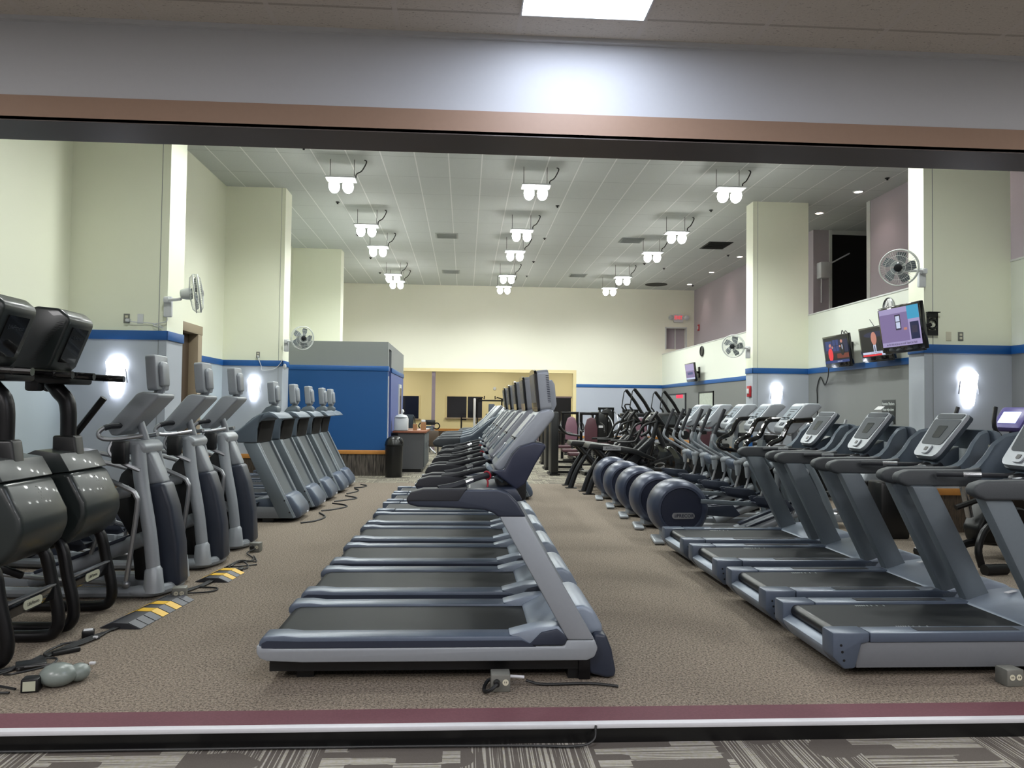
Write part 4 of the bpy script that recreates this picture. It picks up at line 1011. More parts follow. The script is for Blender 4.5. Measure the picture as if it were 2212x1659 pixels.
def art_debate(px, blob, T, sw, sh, z0):
    px(0, 1, 0, 1, 'tv_dark'); px(.0, 1, .38, .86, 'tv_navy', .001); px(.38, .62, .45, .88, 'tv_blue', .002); px(.08, .34, .5, .86, 'tv_blue', .002)
    px(.5, .515, .45, .88, 'tv_dark', .003); px(.38, .62, .64, .66, 'tv_dark', .003)
    px(.52, 1, .16, .34, 'tv_brown', .003)
    blob(.26, .33, .10, .26, 'tv_red', .004); blob(.27, .68, .05, .07, 'tv_skin', .005); blob(.36, .6, .03, .05, 'tv_skin', .005)
    blob(.76, .5, .085, .24, 'tv_dark', .004); blob(.76, .8, .045, .065, 'tv_skin', .005); blob(.68, .62, .035, .04, 'tv_skin', .005); blob(.77, .58, .015, .1, 'tv_white', .005)
    px(0, 1, 0, .10, 'tv_blue', .006)
    text_obj('caption', 'decision debate', sh * .06, 'tv_white', T, (-.0355, -sw * .12, z0 - sh * .45), (R(90), 0, R(-90)), .0003)
def art_speaker(px, blob, T, sw, sh, z0):
    px(0, 1, 0, 1, 'tv_dark'); blob(.55, .78, .42, .10, 'tv_navy', .001)
    blob(.46, .34, .2, .3, 'tv_dark', .002); blob(.48, .3, .05, .22, 'tv_white', .0025); blob(.48, .64, .095, .23, 'tv_skin', .003); blob(.48, .26, .015, .14, 'tv_navy', .0035)
    px(.04, .96, .10, .18, 'tv_white', .004); px(.04, .7, .03, .09, 'tv_red', .004); px(.7, .96, .03, .10, 'tv_white', .004)
    text_obj('caption', 'WE WILL DEFEND THE BILL', sh * .05, 'tv_text', T, (-.0325, 0, z0 - sh * .36), (R(90), 0, R(-90)), .0003)
def art_promo(px, blob, T, sw, sh, z0):
    px(0, 1, 0, 1, 'tv_lilac'); px(0, .72, .12, .86, 'tv_purple', .001)
    px(.40, .54, .42, .82, 'tv_text', .002); px(.42, .52, .46, .62, 'tv_white', .003); px(.42, .52, .64, .78, 'tv_white', .003)
    px(.72, 1, .66, 1, 'tv_cyan', .002); px(.76, .97, .14, .58, 'tv_navy', .002); px(.80, .93, .3, .48, 'tv_text', .003); px(.60, .68, .40, .46, 'tv_skin', .002)
    text_obj('caption', 'the front desk and give us your email!  Support the Health', sh * .085, 'tv_text', T, (-.0305, 0, z0 - sh * .44), (R(90), 0, R(-90)), .0003, sx=.62)
def art_faint(px, blob, T, sw, sh, z0):
    px(0, 1, 0, 1, 'tv_purple'); px(0, 1, .55, 1, 'tv_lilac', .001); px(.2, .8, .3, .45, 'tv_blue', .001); px(0, 1, 0, .1, 'tv_white', .002)
television((7.12, 14.33, 2.775), 0, R(-8), 1.02, .60, 'small wall television over the blue stripe showing two people by a desk', art_debate, .27)
television((7.12, 12.93, 2.80), 0, R(-8), 1.02, .60, 'wall television showing a person in a suit, half behind the largest television', art_speaker, .27)
television((7.12, 23.95, 2.80), 0, R(-8), 1.0, .58, 'far wall television with a pale lilac screen under the round clock', art_faint, .27)
t3, T3 = television((5.80, 9.90, 2.73), R(4), R(-8), .90, .62, 'largest television on the near right pillar with a purple promotional screen', art_promo, .3, False)
mb = B(); mb.tube([(.06, 0, 0), (.25, .02, .02), (.45, .04, .06)], .025, 8, 3)
mb.build('wall_arm', 'black_metal', t3)
wm = empty('tv_bracket', (6.27, 9.985, 2.80), 0, 'black metal television bracket plate with an oval hole on the near right pillar', 'bracket')
b = B(); n_ = 24
outer = [(-.075, -.15), (.075, -.15), (.075, .15), (-.075, .15)]
b.box((0, -.01, .12), (.15, .02, .07)).box((0, -.01, -.12), (.15, .02, .07)).box((-.065, -.01, 0), (.02, .02, .2)).box((.065, -.01, 0), (.02, .02, .2)).ring((0, -.01, 0), .063, .016, 'y', 28)
b.box((0, -.03, .155), (.17, .06, .01)); b.build('plate', 'black_metal', wm)
# cables at the two small televisions
B().tube([(7.2, 14.86, 2.46), (7.3, 15.1, 2.3), (7.38, 15.4, 2.15), (7.38, 15.6, 2.32), (7.38, 15.75, 2.1), (7.385, 15.75, 1.9), (7.385, 15.75, 1.5), (7.385, 15.75, 1.1)], .012, 6, 4).build('tv_cable', 'cable', None, 'black cable drooping from the small television down the right wall', 'cable')
B().tube([(7.18, 14.3, 3.09), (7.17, 14.25, 3.16), (7.18, 14.19, 3.09), (7.17, 14.13, 3.14), (7.18, 14.05, 3.08)], .008, 6, 4).build('aerial_wire', 'cable', None, 'curled black wire on top of the two-person television', 'cable')
B().tube([(7.18, 13.1, 3.1), (7.17, 13.25, 3.25)], .006, 6).build('aerial_wire', 'cable', None, 'thin black aerial on top of the half hidden television', 'cable')
# clocks
for (y, q, s) in ((23.65, 'far round wall clock above the pale lilac television', 'black_plastic'), (13.0, 'near round wall clock with a chrome rim above the half hidden television', 'chrome')):
    t = empty('wall_clock', (RX, y, 3.45), 0, q, 'clock', 'round clocks on the right wall')
    rot = Matrix.Rotation(R(-90), 3, 'Y')
    B().lathe([(.15, 0), (.165, .02), (.165, .04), (.15, .05), (.14, .03)], rot=rot).build('rim', s, t)
    B().lathe([(1e-4, .02), (.145, .02)], rot=rot).build('face', 'paper', t)
    B().box((-.028, .03, .03), (.004, .012, .1), 0, (R(50), 0, 0)).box((-.028, 0, .045), (.004, .01, .12), 0, (R(-15), 0, 0)).build('hand', 'black_plastic', t)
# sign
t = empty('wall_sign', (RX - .004, 13.04, 1.62), 0, 'dark wall sign asking members to wipe down equipment', 'sign')
B().b2(-.006, .0, -.21, .21, -.22, .20, .002).build('plate', 'sign_black', t)
for k, s_ in enumerate(('Attention Members', 'Please wipe down', 'equipment', 'after use')):
    text_obj('sign_text', s_, .075, 'sign_text', t, (-.008, 0, .13 - k * .098), (R(90), 0, R(-90)), .0005, sx=.66, weight=.0012)
# exit sign
t = empty('exit_sign', (8.0, BY, 5.08), 0, 'lit red EXIT sign with two emergency lamps high on the rear wall', 'sign')
B().b2(-.19, .19, -.05, 0, -.13, .13, .008).b2(-.17, .17, -.06, 0, -.17, -.13, .004).build('housing', 'white_plastic', t)
text_obj('exit_text', 'EXIT', .20, 'exit_red', t, (0, -.053, 0), (R(90), 0, 0), .002, sx=.74, weight=.0)
for s in (-1, 1):
    h = B().lathe([(1e-4, 0), (.09, .01), (.10, -.05), (.04, -.11)], (s * .30, -.08, .0), 'y', 16).build('emergency_lamp', 'white_plastic', t)
    B().tube([(s * .18, -.03, -.03), (s * .3, -.04, -.03)], .02, 6).build('arm', 'white_plastic', h)
# fire alarm, plates, thermostat
t = empty('fire_alarm', (6.165, 16.35, 2.02), 0, 'red fire alarm strobe on the side of the far right pillar', 'alarm')
B().b2(-.04, 0, -.09, .09, -.12, .12, .008).build('body', 'red', t); B().b2(-.055, -.04, -.05, .05, -.05, .06, .01).build('strobe', 'white_plastic', t)
t = empty('fire_alarm', (8.615, 28.0, 4.66), 0, 'small red alarm box by the rear corner of the upper walkway', 'alarm')
B().b2(-.03, 0, -.09, .09, -.12, .12, .008).build('body', 'red', t); B().b2(-.045, -.03, -.05, .05, -.06, .06, .008).build('strobe', 'white_plastic', t)
def plate(x, y, z, m, lab, recept=True):
    t = empty('outlet_plate', (x, y, z), 0, lab, 'outlet')
    B().b2(-.037, .037, -.008, 0, -.06, .06, .003).build('plate', m, t)
    if recept:
        for s in (-1, 1): B().b2(-.018, .018, -.012, -.006, s * .024 - .015, s * .024 + .015, .003).build('socket', 'ivory' if m != 'ivory' else 'white_plastic', t)
    return t
plate(6.51, 10, 2.64, 'ivory', 'blank ivory switch plate right of the largest television', False)
plate(6.68, 10, 2.64, 'outlet_grey', 'metal outlet plate right of the ivory switch plate')
plate(-4.30, 10, 2.675, 'outlet_grey', 'metal outlet plate with a plug on the near left pillar')
plate(-4.13, 10, 2.675, 'white_plastic', 'white cable plate beside the plugged outlet on the near left pillar', False)
plate(-4.30, 16.2, 2.64, 'outlet_grey', 'metal outlet plate above the sconce on the second left pillar')
B().box((-4.27, 9.965, 2.65), (.05, .05, .04), .01).tube([(-4.25, 9.96, 2.65), (-4.2, 9.96, 2.63), (-4.0, 9.975, 2.62), (-3.88, 9.965, 2.59), (-3.84, 9.96, 2.56), (-3.96, 9.965, 2.6), (-3.8, 9.96, 2.64), (-3.78, 9.95, 2.69)], .006, 6, 4).build('fan_cord', 'white_plastic', None, 'white fan cord and plug running along the near left pillar', 'cord')
B().box((-4.29, 16.165, 2.6), (.04, .05, .04), .008).tube([(-4.29, 16.16, 2.58), (-4.22, 16.16, 2.4), (-4.2, 16.165, 2.32), (-3.98, 16.165, 2.34), (-3.85, 16.16, 2.44), (-3.79, 16.15, 2.55)], .007, 6, 4).build('fan_cord', 'white_plastic', None, 'white fan cord drooping over the stripe of the second left pillar', 'cord')
B().ball((-3.745, 16.17, 2.40), (.035, .04, .06)).build('cord_reel', 'white_plastic', None, 'small white round box at the corner of the second left pillar', 'box')
t = empty('thermostat', (5.23, BY - .0, 1.58), 0, 'white thermostat with a black display on the rear wall', 'thermostat')
B().b2(-.09, .09, -.03, 0, -.05, .07, .006).build('case', 'white_plastic', t); B().b2(-.04, .03, -.034, -.028, -.01, .05).build('display', 'black_plastic', t); B().b2(-.09, .09, -.03, 0, -.12, -.10).build('lower_plate', 'outlet_grey', t)
# poster frame, mirror door, small plate on the right rear wall
t = empty('framed_map', (RX, 23.25, 1.78), 0, 'framed pale map on the right wall behind the consoles', 'picture')
B().b2(-.03, -.0, -.72, -.68, -.4, .4).b2(-.03, 0, .68, .72, -.4, .4).b2(-.03, 0, -.72, .72, .36, .4).b2(-.03, 0, -.72, .72, -.4, -.36).build('frame', 'black_plastic', t)
B().b2(-.012, -.002, -.68, .68, -.36, .36).build('picture', 'map_paper', t)
t = empty('framed_mirror', (RX, 26.6, 1.75), 0, 'dark framed mirror with a painted red reflection on the rear right wall', 'mirror')
B().b2(-.03, 0, -1.2, 1.2, -.5, .42).build('frame', 'dark_frame', t); B().b2(-.034, -.03, -1.12, 1.12, -.45, .37).build('glass', 'booth_grey', t)
B().b2(-.038, -.034, -.9, -.1, .26, .37).build('painted_red_reflection', 'exit_red', t)  # reflection painted as a glowing red strip on the glass
B().b2(RX - .02, RX, 24.75, 25.1, 1.52, 1.66).build('wall_sign', 'sign_black', None, 'small dark sign between the mirror and the map', 'sign')
B().lathe([(.06, 0), (.07, -.02), (.06, -.04), (1e-4, -.045)], (1.25, QY, 2.42), 'y').build('smoke_detector', 'white_plastic', None, 'white round detector on the yellow rear wall', 'detector')
B().b2(8.70, 8.95, 18.35, 18.6, 4.9, 5.3, .02).tube([(8.95, 18.5, 5.25), (9.5, 18.5, 5.55)], .02, 6).tube([(8.78, 18.5, 4.9), (8.78, 18.5, 4.3)], .015, 6).build('wall_box', 'label_white', None, 'white junction box with conduit beside the dark upper opening', 'box')
B().box((6.75, 17.6, 3.78), (.1, .25, .3), .02, (0, R(-25), 0)).box((7.1, 17.6, 3.72), (.6, .05, .05)).build('speaker', 'black_plastic', None, 'small black speaker mounted above the parapet behind the far right pillar', 'speaker')

# ================================================================== trash bins, desk and what stands on it
def bin_(x, y, lab, dome=True, h=.76, r=.2):
    t = empty('trash_bin', (x, y, 0), 0, lab, 'trash bin')
    B().lathe([(1e-4, 0), (r * .92, 0), (r * .95, .02), (r, h - .03), (r * 1.07, h - .02), (r * 1.07, h), (r * .9, h)]).build('bucket', 'bin_black', t)
    if dome:
        d = B().lathe([(r * 1.05, h), (r * 1.0, h + .06), (r * .85, h + .12), (r * .55, h + .18), (1e-4, h + .2)]).build('dome_lid', 'bin_black', t)
        B().box((r * .8, -.03, h + .08), (.08, .2, .14), .03, (0, R(-20), 0)).build('flap', 'black_plastic', d)
bin_(-1.60, 17.62, 'tall black trash bin with a domed lid at the corner of the blue booth', True, .74, .2)
B().prism([(-.19, -.17), (.19, -.17), (.19, .17), (-.19, .17)], 0, .72, .03, 'z').build('trash_bin', 'bin_black', None, 'square black bin seen between the posts of the right-row treadmills', 'trash bin', loc=(5.45, 9.62, 0))
t = empty('desk', (-1.62, 18.95, 0), 0, 'dark grey reception desk with a reddish wood top beside the booth', 'desk')
B().b2(0, .62, 0, 2.3, .08, .96).build('cabinet', 'desk_side', t)
B().b2(-.14, .67, -.05, 2.35, .96, 1.01, .006).build('worktop', 'desk_top', t)
B().b2(.04, .56, .05, 2.25, 0, .08).build('plinth', 'black_plastic', t)
for k in range(4):
    d = B().b2(.62, .638, .03 + k * .57, .56 + k * .57, .12, .93, .003).build('door', 'grey_green_dark', t)
    B().b2(.64, .66, (.48 if k % 2 == 0 else .1) + k * .57 - .0, (.5 if k % 2 == 0 else .12) + k * .57, .55, .7).build('handle', 'chrome', d)
t = empty('wipe_dispenser', (-1.56, 17.99 + 1.02, 1.01), 0, 'white wipe dispenser with a tissue sticking out, on the desk end beside the booth', 'dispenser')
B().prism([(-.17, -.12), (.17, -.12), (.17, .12), (-.17, .12)], 0, .33, .04, 'z').lathe([(.17, .33), (.12, .38), (.05, .40), (.03, .41)], n=20).build('canister', 'white_plastic', t)
B().tube([(0, 0, .40), (.03, 0, .47), (.02, .02, .52)], [.01, .04, .02], 8, 2).build('tissue', 'paper', t)
B().box((-1.25, 19.4, 1.09), (.1, .1, .16)).build('box', 'cardboard', None, 'small cardboard box on the desk beside the white dispenser', 'box')
B().box((-1.06, 19.75, 1.11), (.13, .12, .2)).build('box', 'cardboard', None, 'taller cardboard box on the desk edge, white label on top', 'box')
B().box((-1.06, 19.75, 1.24), (.1, .09, .06), .01).build('bottle', 'white_plastic', None, 'white small bottle on the taller cardboard box', 'bottle')
b = B()
for k in range(5): b.box((-1.14 + .03 * k, 20.1 + .16 * k, 1.013 + .002 * k), (.2, .14, .003), 0, (0, 0, .3 * k))
b.build('papers', 'paper', None, 'loose papers spread on the desk top', 'papers')
t = empty('chair', (-1.0, 23.2, 0), R(90), 'brown padded chair beyond the desk by the rear opening', 'chair')
B().b2(-.24, .24, -.22, .22, .42, .48, .02).build('seat', 'door_brown', t); B().b2(-.27, -.21, -.22, .22, .44, .9, .02).build('backrest', 'door_brown', t)
for sx in (-.2, .2):
    for sy in (-.2, .2): B().cyl((sx, sy, 0), (sx, sy, .42), .014, n=8).build('leg', 'black_metal', t)
# office chair silhouettes behind the desk
t = empty('desk_chair', (-1.85, 24.4, 0), 0, 'black wire-armed chair seen between the booth and the desk clutter', 'chair')
B().b2(-.22, .22, -.22, .22, .44, .5, .03).build('seat', 'black_plastic', t); B().b2(-.22, .22, .2, .24, .75, 1.35, .03).build('backrest', 'overlay_dark', t)
B().tube([(.24, .2, 1.3), (.3, 0, .95), (.4, -.1, .9), (.3, -.05, .7), (.24, .1, .5)], .018, 6, 4).tube([(-.24, .2, 1.3), (-.3, 0, .95), (-.3, -.05, .7), (-.24, .1, .5)], .018, 6, 4).build('arm', 'black_metal', t)
B().cyl((0, 0, .05), (0, 0, .45), .03).b2(-.25, .25, -.03, .03, 0, .05).b2(-.03, .03, -.25, .25, 0, .05).build('base', 'black_metal', t)

# ================================================================== floor boxes, cable ramps, cords, adapters
def floor_box(x, y, rz, lab, plug=True):
    t = empty('floor_outlet', (x, y, 0), R(rz), lab, 'outlet', 'floor outlet boxes')
    B().b2(-.055, .055, -.05, .05, 0, .10, .008).build('body', 'outlet_grey', t)
    for sx in ((.028,) if plug else (-.022, .022)):
        f = B().lathe([(1e-4, -.053), (.017, -.053), (.018, -.049)], (sx, 0, .055), 'y', 14).build('socket', 'ivory', t)
        B().b2(sx - .007, sx - .004, -.0545, -.052, .052, .062).b2(sx + .004, sx + .007, -.0545, -.052, .052, .062).build('slot', 'black_plastic', f)
    if plug: B().cyl((-.022, -.05, .055), (-.022, -.085, .055), .02, .016, 12).build('plug', 'black_plastic', t)
    return t
fb = floor_box(.22, 4.42, 0, 'grey floor outlet box with a black plug beside the front centre treadmill')
floor_box(3.24, 4.42, 4, 'grey floor outlet box with two sockets in front of the right treadmill', False)
floor_box(-2.32, 6.52, 12, 'grey floor outlet box at the far end of the larger cable ramp', False)
floor_box(-2.26, 8.6, -6, 'grey floor outlet box near the front of the farthest left elliptical')
B().tube([(-.022, -.08, .055), (-.06, -.10, .03), (-.09, -.06, .012), (-.09, .0, .015), (-.07, .05, .03), (-.05, .052, .04)], .01, 8, 4).build('plug_cord', 'cable', fb)
B().tube([(.05, .04, .06), (.14, .05, .05)], .009, 8).build('white_plug_end', 'label_white', fb)
B().tube([(.37, 4.475, .03), (.45, 4.465, .012), (.55, 4.46, .012), (.72, 4.47, .012), (.84, 4.44, .012), (.9, 4.42, .01)], .008, 8, 4).build('floor_cable', 'cable', None, 'thin black cable on the carpet under the front edge of the nearest centre treadmill', 'cord')

def ramp(c, ang, n, lab):
    t = empty('cable_ramp', c, ang, lab, 'cable ramp', 'yellow and black cable ramps')
    L_ = n * .105
    pf = [(-.15, .0), (-.055, .04), (.055, .04), (.15, 0)]
    B().prism(pf, -L_ / 2, L_ / 2, 0, 'y').build('base', 'ramp_black', t)
    for k in range(n):
        y0 = -L_ / 2 + k * .105 + .006; y1 = y0 + .093
        yel = (k in (n // 2 - 1, n // 2 + 1)) if n > 4 else (k in (1, 3, 2 if n < 4 else 3))
        for q in (-1, 1): B().prism([(q * .148, .002), (q * .057, .0415), (q * .057, .0445), (q * .15, .004)], y0, y1).build('side_plate', 'yellow' if yel else 'ramp_grey', t)
        if yel: B().b2(-.05, .05, y0, y1, .0405, .043).build('center_plate', 'yellow', t)
ramp((-2.38, 6.08, 0), R(-6), 8, 'longer cable ramp with two yellow bars, left of the centre row')
ramp((-2.24, 7.32, 0), R(-4), 4, 'shorter yellow and black cable ramp beyond the floor outlet box')

def cords(name, lab, paths, r=.007):
    b = B()
    for p in paths: b.tube(p, r, 6, 5)
    return b.build(name, 'cable', None, lab, 'cord')
random.seed(3)
pp = []
for k in range(5):
    o = .02 * k
    pp.append([(-3.35, 3.98 + 0.32 + o, .01), (-2.9, 4.58 + o, .012 + .004 * (k % 2)), (-2.66 - o * .3, 4.80, .015), (-2.56 - o * .5, 5.12, .012), (-2.47 - o * .8, 5.38, .014), (-2.43 + o * .4 - .03, 5.66, .012), (-2.43 + o * .3, 5.8, .012)])
cords('cord_bundle', 'bundle of black cords running from the left edge to the longer ramp', pp)
pp = []
for k in range(4): pp.append([(-2.42 + .02 * k, 6.6, .02), (-2.36 + .02 * k, 6.8 + .02 * k, .012), (-2.3 + .012 * k, 6.95, .012), (-2.27 + .012 * k, 7.12, .02)])
pp.append([(-2.35, 6.62, .02), (-2.15, 6.72, .01), (-2.12, 6.85, .01), (-2.3, 6.9, .01)])
cords('cord_bundle', 'black cords between the two yellow cable ramps', pp)
cords('cord_bundle', 'tangle of black cords and adapters beyond the shorter ramp', [[(-2.25, 7.5, .02), (-2.1, 7.7, .01), (-2.2, 7.9, .03), (-2.28, 7.85, .01), (-2.24, 7.7, .02), (-2.05, 7.85, .01)], [(-2.2, 7.55, .02), (-2.3, 7.8, .02), (-2.15, 8.1, .01), (-2.3, 8.4, .02), (-2.25, 8.55, .04)], [(-2.32, 7.7, .01), (-2.26, 8.0, .02), (-2.1, 8.0, .01), (-2.2, 8.3, .01)]])
cords('cord_tangle', 'knot of looped black cords in front of the nearest black climber', [
    [(-2.66, 4.70, .012), (-2.58, 4.66, .03), (-2.46, 4.80, .03), (-2.50, 4.96, .02), (-2.62, 4.94, .02), (-2.64, 4.80, .012), (-2.60, 4.74, .03)],
    [(-2.6, 4.8, .02), (-2.45, 4.82, .03), (-2.36, 4.85, .01), (-2.26, 4.86, .012)],
    [(-2.9, 4.55, .01), (-2.7, 4.56, .01), (-2.55, 4.5, .012), (-2.45, 4.44, .02)],
    [(-2.9, 4.58, .01), (-2.78, 4.5, .01), (-2.6, 4.42, .01), (-2.46, 4.40, .015)],
    [(-2.62, 5.3, .01), (-2.64, 5.2, .01), (-2.62, 5.05, .02), (-2.55, 4.98, .02)],
    [(-2.9, 4.66, .01), (-2.78, 4.60, .01), (-2.66, 4.8, .01), (-2.64, 5.05, .01)], [(-2.64, 5.28, .01), (-2.6, 5.3, .012), (-2.5, 5.36, .012), (-2.45, 5.42, .012)]])
for q, p in zip(('nearest', 'second', 'third', 'fourth', 'farthest'), ([(-2.2, 10.62, .012), (-2.05, 10.8, .01), (-1.98, 11.2, .01), (-2.14, 11.62, .012)], [(-2.15, 11.85, .01), (-2.0, 12.0, .01), (-1.85, 12.35, .01), (-1.95, 12.6, .01), (-2.14, 12.75, .012)],
    [(-2.15, 13.0, .012), (-2.0, 13.2, .01), (-1.85, 13.5, .01), (-2.1, 13.85, .01)], [(-2.12, 14.15, .012), (-2.0, 14.5, .01), (-2.0, 14.8, .01), (-2.1, 15.0, .012)], [(-2.14, 15.2, .012), (-2.0, 15.3, .01), (-1.95, 15.6, .01), (-2.1, 15.85, .01)])):
    cords('cord', 'black cord loop on the floor in front of the %s rear left treadmill' % q, [p], .012)
def adapter(x, y, rz, d, lab, sticker=None):
    t = empty('power_adapter', (x, y, 0), R(rz), lab, 'power adapter')
    B().box((0, 0, d[2] / 2), d, .008).build('case', 'black_plastic', t)
    if sticker == 'top': B().box((0, 0, d[2] + .001), (d[0] * .75, d[1] * .75, .002)).build('sticker', 'label_white', t)
    if sticker == 'front': B().box((0, -d[1] / 2 - .001, d[2] * .5), (d[0] * .7, .002, d[2] * .7)).build('sticker', 'badge_cream', t)
adapter(-2.55, 5.47, 20, (.075, .07, .05), 'small black power adapter with a white top label near the longer ramp', 'top')
adapter(-2.38, 4.47, 10, (.09, .08, .075), 'black plug adapter with a pale front label near the left front corner', 'front')
adapter(-2.52, 5.12, -50, (.04, .16, .03), 'flat slim black power brick beside the cord bundle')
adapter(-2.60, 4.87, -60, (.12, .16, .03), 'flat dark grey power supply under the looped cords')
adapter(-2.14, 7.6, 10, (.05, .09, .03), 'black power adapter just past the shorter ramp')
B().ball((-2.28, 4.55, .06), (.10, .09, .065), 14).ball((-2.20, 4.62, .05), (.06, .07, .05), 10).build('plastic_bag', 'clear_bag', None, 'crumpled grey plastic bag by the left cords', 'bag')
B().box((-2.24, 4.87, .02), (.035, .02, .014), .003).build('cord_plug', 'label_white', None, 'white connector at the end of a black cord left of centre', 'plug')
B().box((-2.47, 5.40, .02), (.03, .02, .014), .003).build('cord_tie', 'label_white', None, 'white tag on the cord bundle before the ramp', 'plug')
B().tube([(-5, 3.87, LZ + .012), (-1, 3.87, LZ + .012), (.2, 3.86, LZ + .012), (.55, 3.84, LZ + .012), (.66, 3.86, LZ + .03), (.68, 3.895, LZ + .09)], .006, 6, 5).build('step_wire', 'cable', None, 'thin black wire along the foot of the step', 'wire')

# ================================================================== machines at the rear right
def arc_machine():
    t = empty('arc_trainer')
    # X shaped rear frame that faces the camera side (plane x-z), two frames
    for s in (-1, 1):
        B().tube([(.02, s * .28, .0), (.16, s * .28, .38), (.42, s * .28, .80)], [.055, .05, .04], 8, 3).tube([(.86, s * .28, .0), (.62, s * .28, .38), (.12, s * .28, .92)], [.055, .05, .04], 8, 3).build('cross_leg', 'dark_frame', t)
        for fx in (.03, .87): B().b2(fx - .11, fx + .11, s * .28 - .08, s * .28 + .08, 0, .015).build('foot_plate', 'black_metal', t)
    B().prism([(.0, .86), (.04, .95), (.4, .93), (.9, .86), (1.3, .68), (1.26, .64), (.88, .76), (.4, .84), (.1, .84)], -.34, .34, .015).build('arched_top', 'black_plastic', t)
    lb = B().b2(.28, .62, -.349, -.343, .83, .905).build('name_plate', 'badge', t)
    text_obj('name_text', 'ArcTrainer', .055, 'black_plastic', lb, (.45, -.35, .868), (R(90), 0, 0), .0005, shear=.2)
    B().b2(.3, .9, -.3, .3, .25, .32).build('lower_tray', 'black_plastic', t)
    for s in (-1, 1):
        B().prism([(.75, .62), (1.22, 1.08), (1.3, 1.03), (.9, .55)], s * .2 - .07, s * .2 + .07, .01).build('track', 'dark_frame', t)
        B().tube([(.55, s * .33, .98), (.85, s * .33, .99), (.93, s * .33, 1.05), (1.02, s * .33, 1.25), (1.1, s * .33, 1.32), (1.28, s * .33, 1.38)], .024, 8, 4).build('handlebar', 'black_metal', t)
    B().cyl((1.18, 0, .6), (1.42, 0, 1.45), .045).build('mast', 'dark_frame', t)
    B().box((1.40, 0, 1.42), (.06, .36, .3), .03, (0, R(-35), 0)).build('console', 'black_plastic', t)
    B().box((1.36, 0, 1.44), (.02, .28, .2), .01, (0, R(-35), 0)).build('screen', 'screen_glass', t)
    for s in (-1, 1): B().tube([(1.0, s * .3, 1.1), (1.15, s * .32, 1.2), (1.2, s * .32, 1.4), (1.32, s * .3, 1.56)], .03, 8, 4).build('moving_arm', 'black_metal', t)
    return t
am = arc_machine()
for i, (x, y) in enumerate(((2.30, 14.62), (2.12, 15.75))):
    o = am if i == 0 else copy_tree(am); o.location = (x, y, 0)
    tag(o, ('nearer', 'farther')[i] + ' black cross-legged trainer with a silver name plate', 'fitness machine', 'cross-legged trainers')

def disc_machine():
    t = empty('elliptical_trainer')
    h = B().lathe([(1e-4, -.14), (.3, -.14), (.40, -.10), (.44, 0), (.40, .10), (.3, .14), (1e-4, .14)], (0, 0, .46), 'y', 40).prism([(-.4, .5), (.3, .85), (.5, .7), (.8, .35), (.9, .05), (-.3, .05)], -.1, .1, .04).build('flywheel_housing', 'gloss_black', t)
    # swirl emblem: two hooked arcs
    b = B()
    for q in (0, 180):
        P = []; Q = []
        for k in range(11):
            a = R(q + 20 + k * 17); r0 = .105 - .003 * k; wd = .028 * math.sin(math.pi * (k + .5) / 11.) + .003
            P.append((.06 + (r0 + wd) * math.cos(a) * 1.15, .44 + (r0 + wd) * math.sin(a) * .62)); Q.append((.06 + (r0 - wd) * math.cos(a) * 1.15, .44 + (r0 - wd) * math.sin(a) * .62))
        b.prism(P + Q[::-1], -.147, -.139)
    b.build('swirl_emblem', 'badge', h)
    B().box((0, -.16, .52), (.72, .03, .05), .006, (0, R(-20), 0)).build('link_bar', 'dark_frame', t)
    B().b2(-.32, .9, -.04, .04, .03, .1).b2(-.32, -.24, -.28, .28, 0, .05).b2(.8, .9, -.28, .28, 0, .05).build('base_frame', 'black_metal', t)
    for s in (-1, 1):
        B().box((-.12, s * .2, .36), (.42, .1, .05), .02).build('pedal', 'black_plastic', t)
        B().tube([(-.2, s * .22, .45), (-.1, s * .26, .9), (-.2, s * .27, 1.2), (-.05, s * .27, 1.5)], .026, 8, 4).build('moving_arm', 'black_metal', t)
    B().cyl((.2, 0, .8), (-.05, 0, 1.35), .05).build('mast', 'dark_frame', t)
    B().box((-.12, 0, 1.42), (.07, .34, .28), .03, (0, R(35), 0)).build('console', 'black_plastic', t)
    B().box((-.155, 0, 1.44), (.02, .26, .18), .01, (0, R(35), 0)).build('screen', 'screen_glass', t)
    return t
dm = disc_machine()
for i, (x, y) in enumerate(((4.0, 16.0), (3.8, 17.35))):
    o = dm if i == 0 else copy_tree(dm); o.location = (x, y, 0)
    tag(o, ('nearer', 'farther, mostly hidden')[i] + ' glossy black trainer with a silver swirl emblem on its wheel cover', 'elliptical trainer', 'swirl emblem trainers')

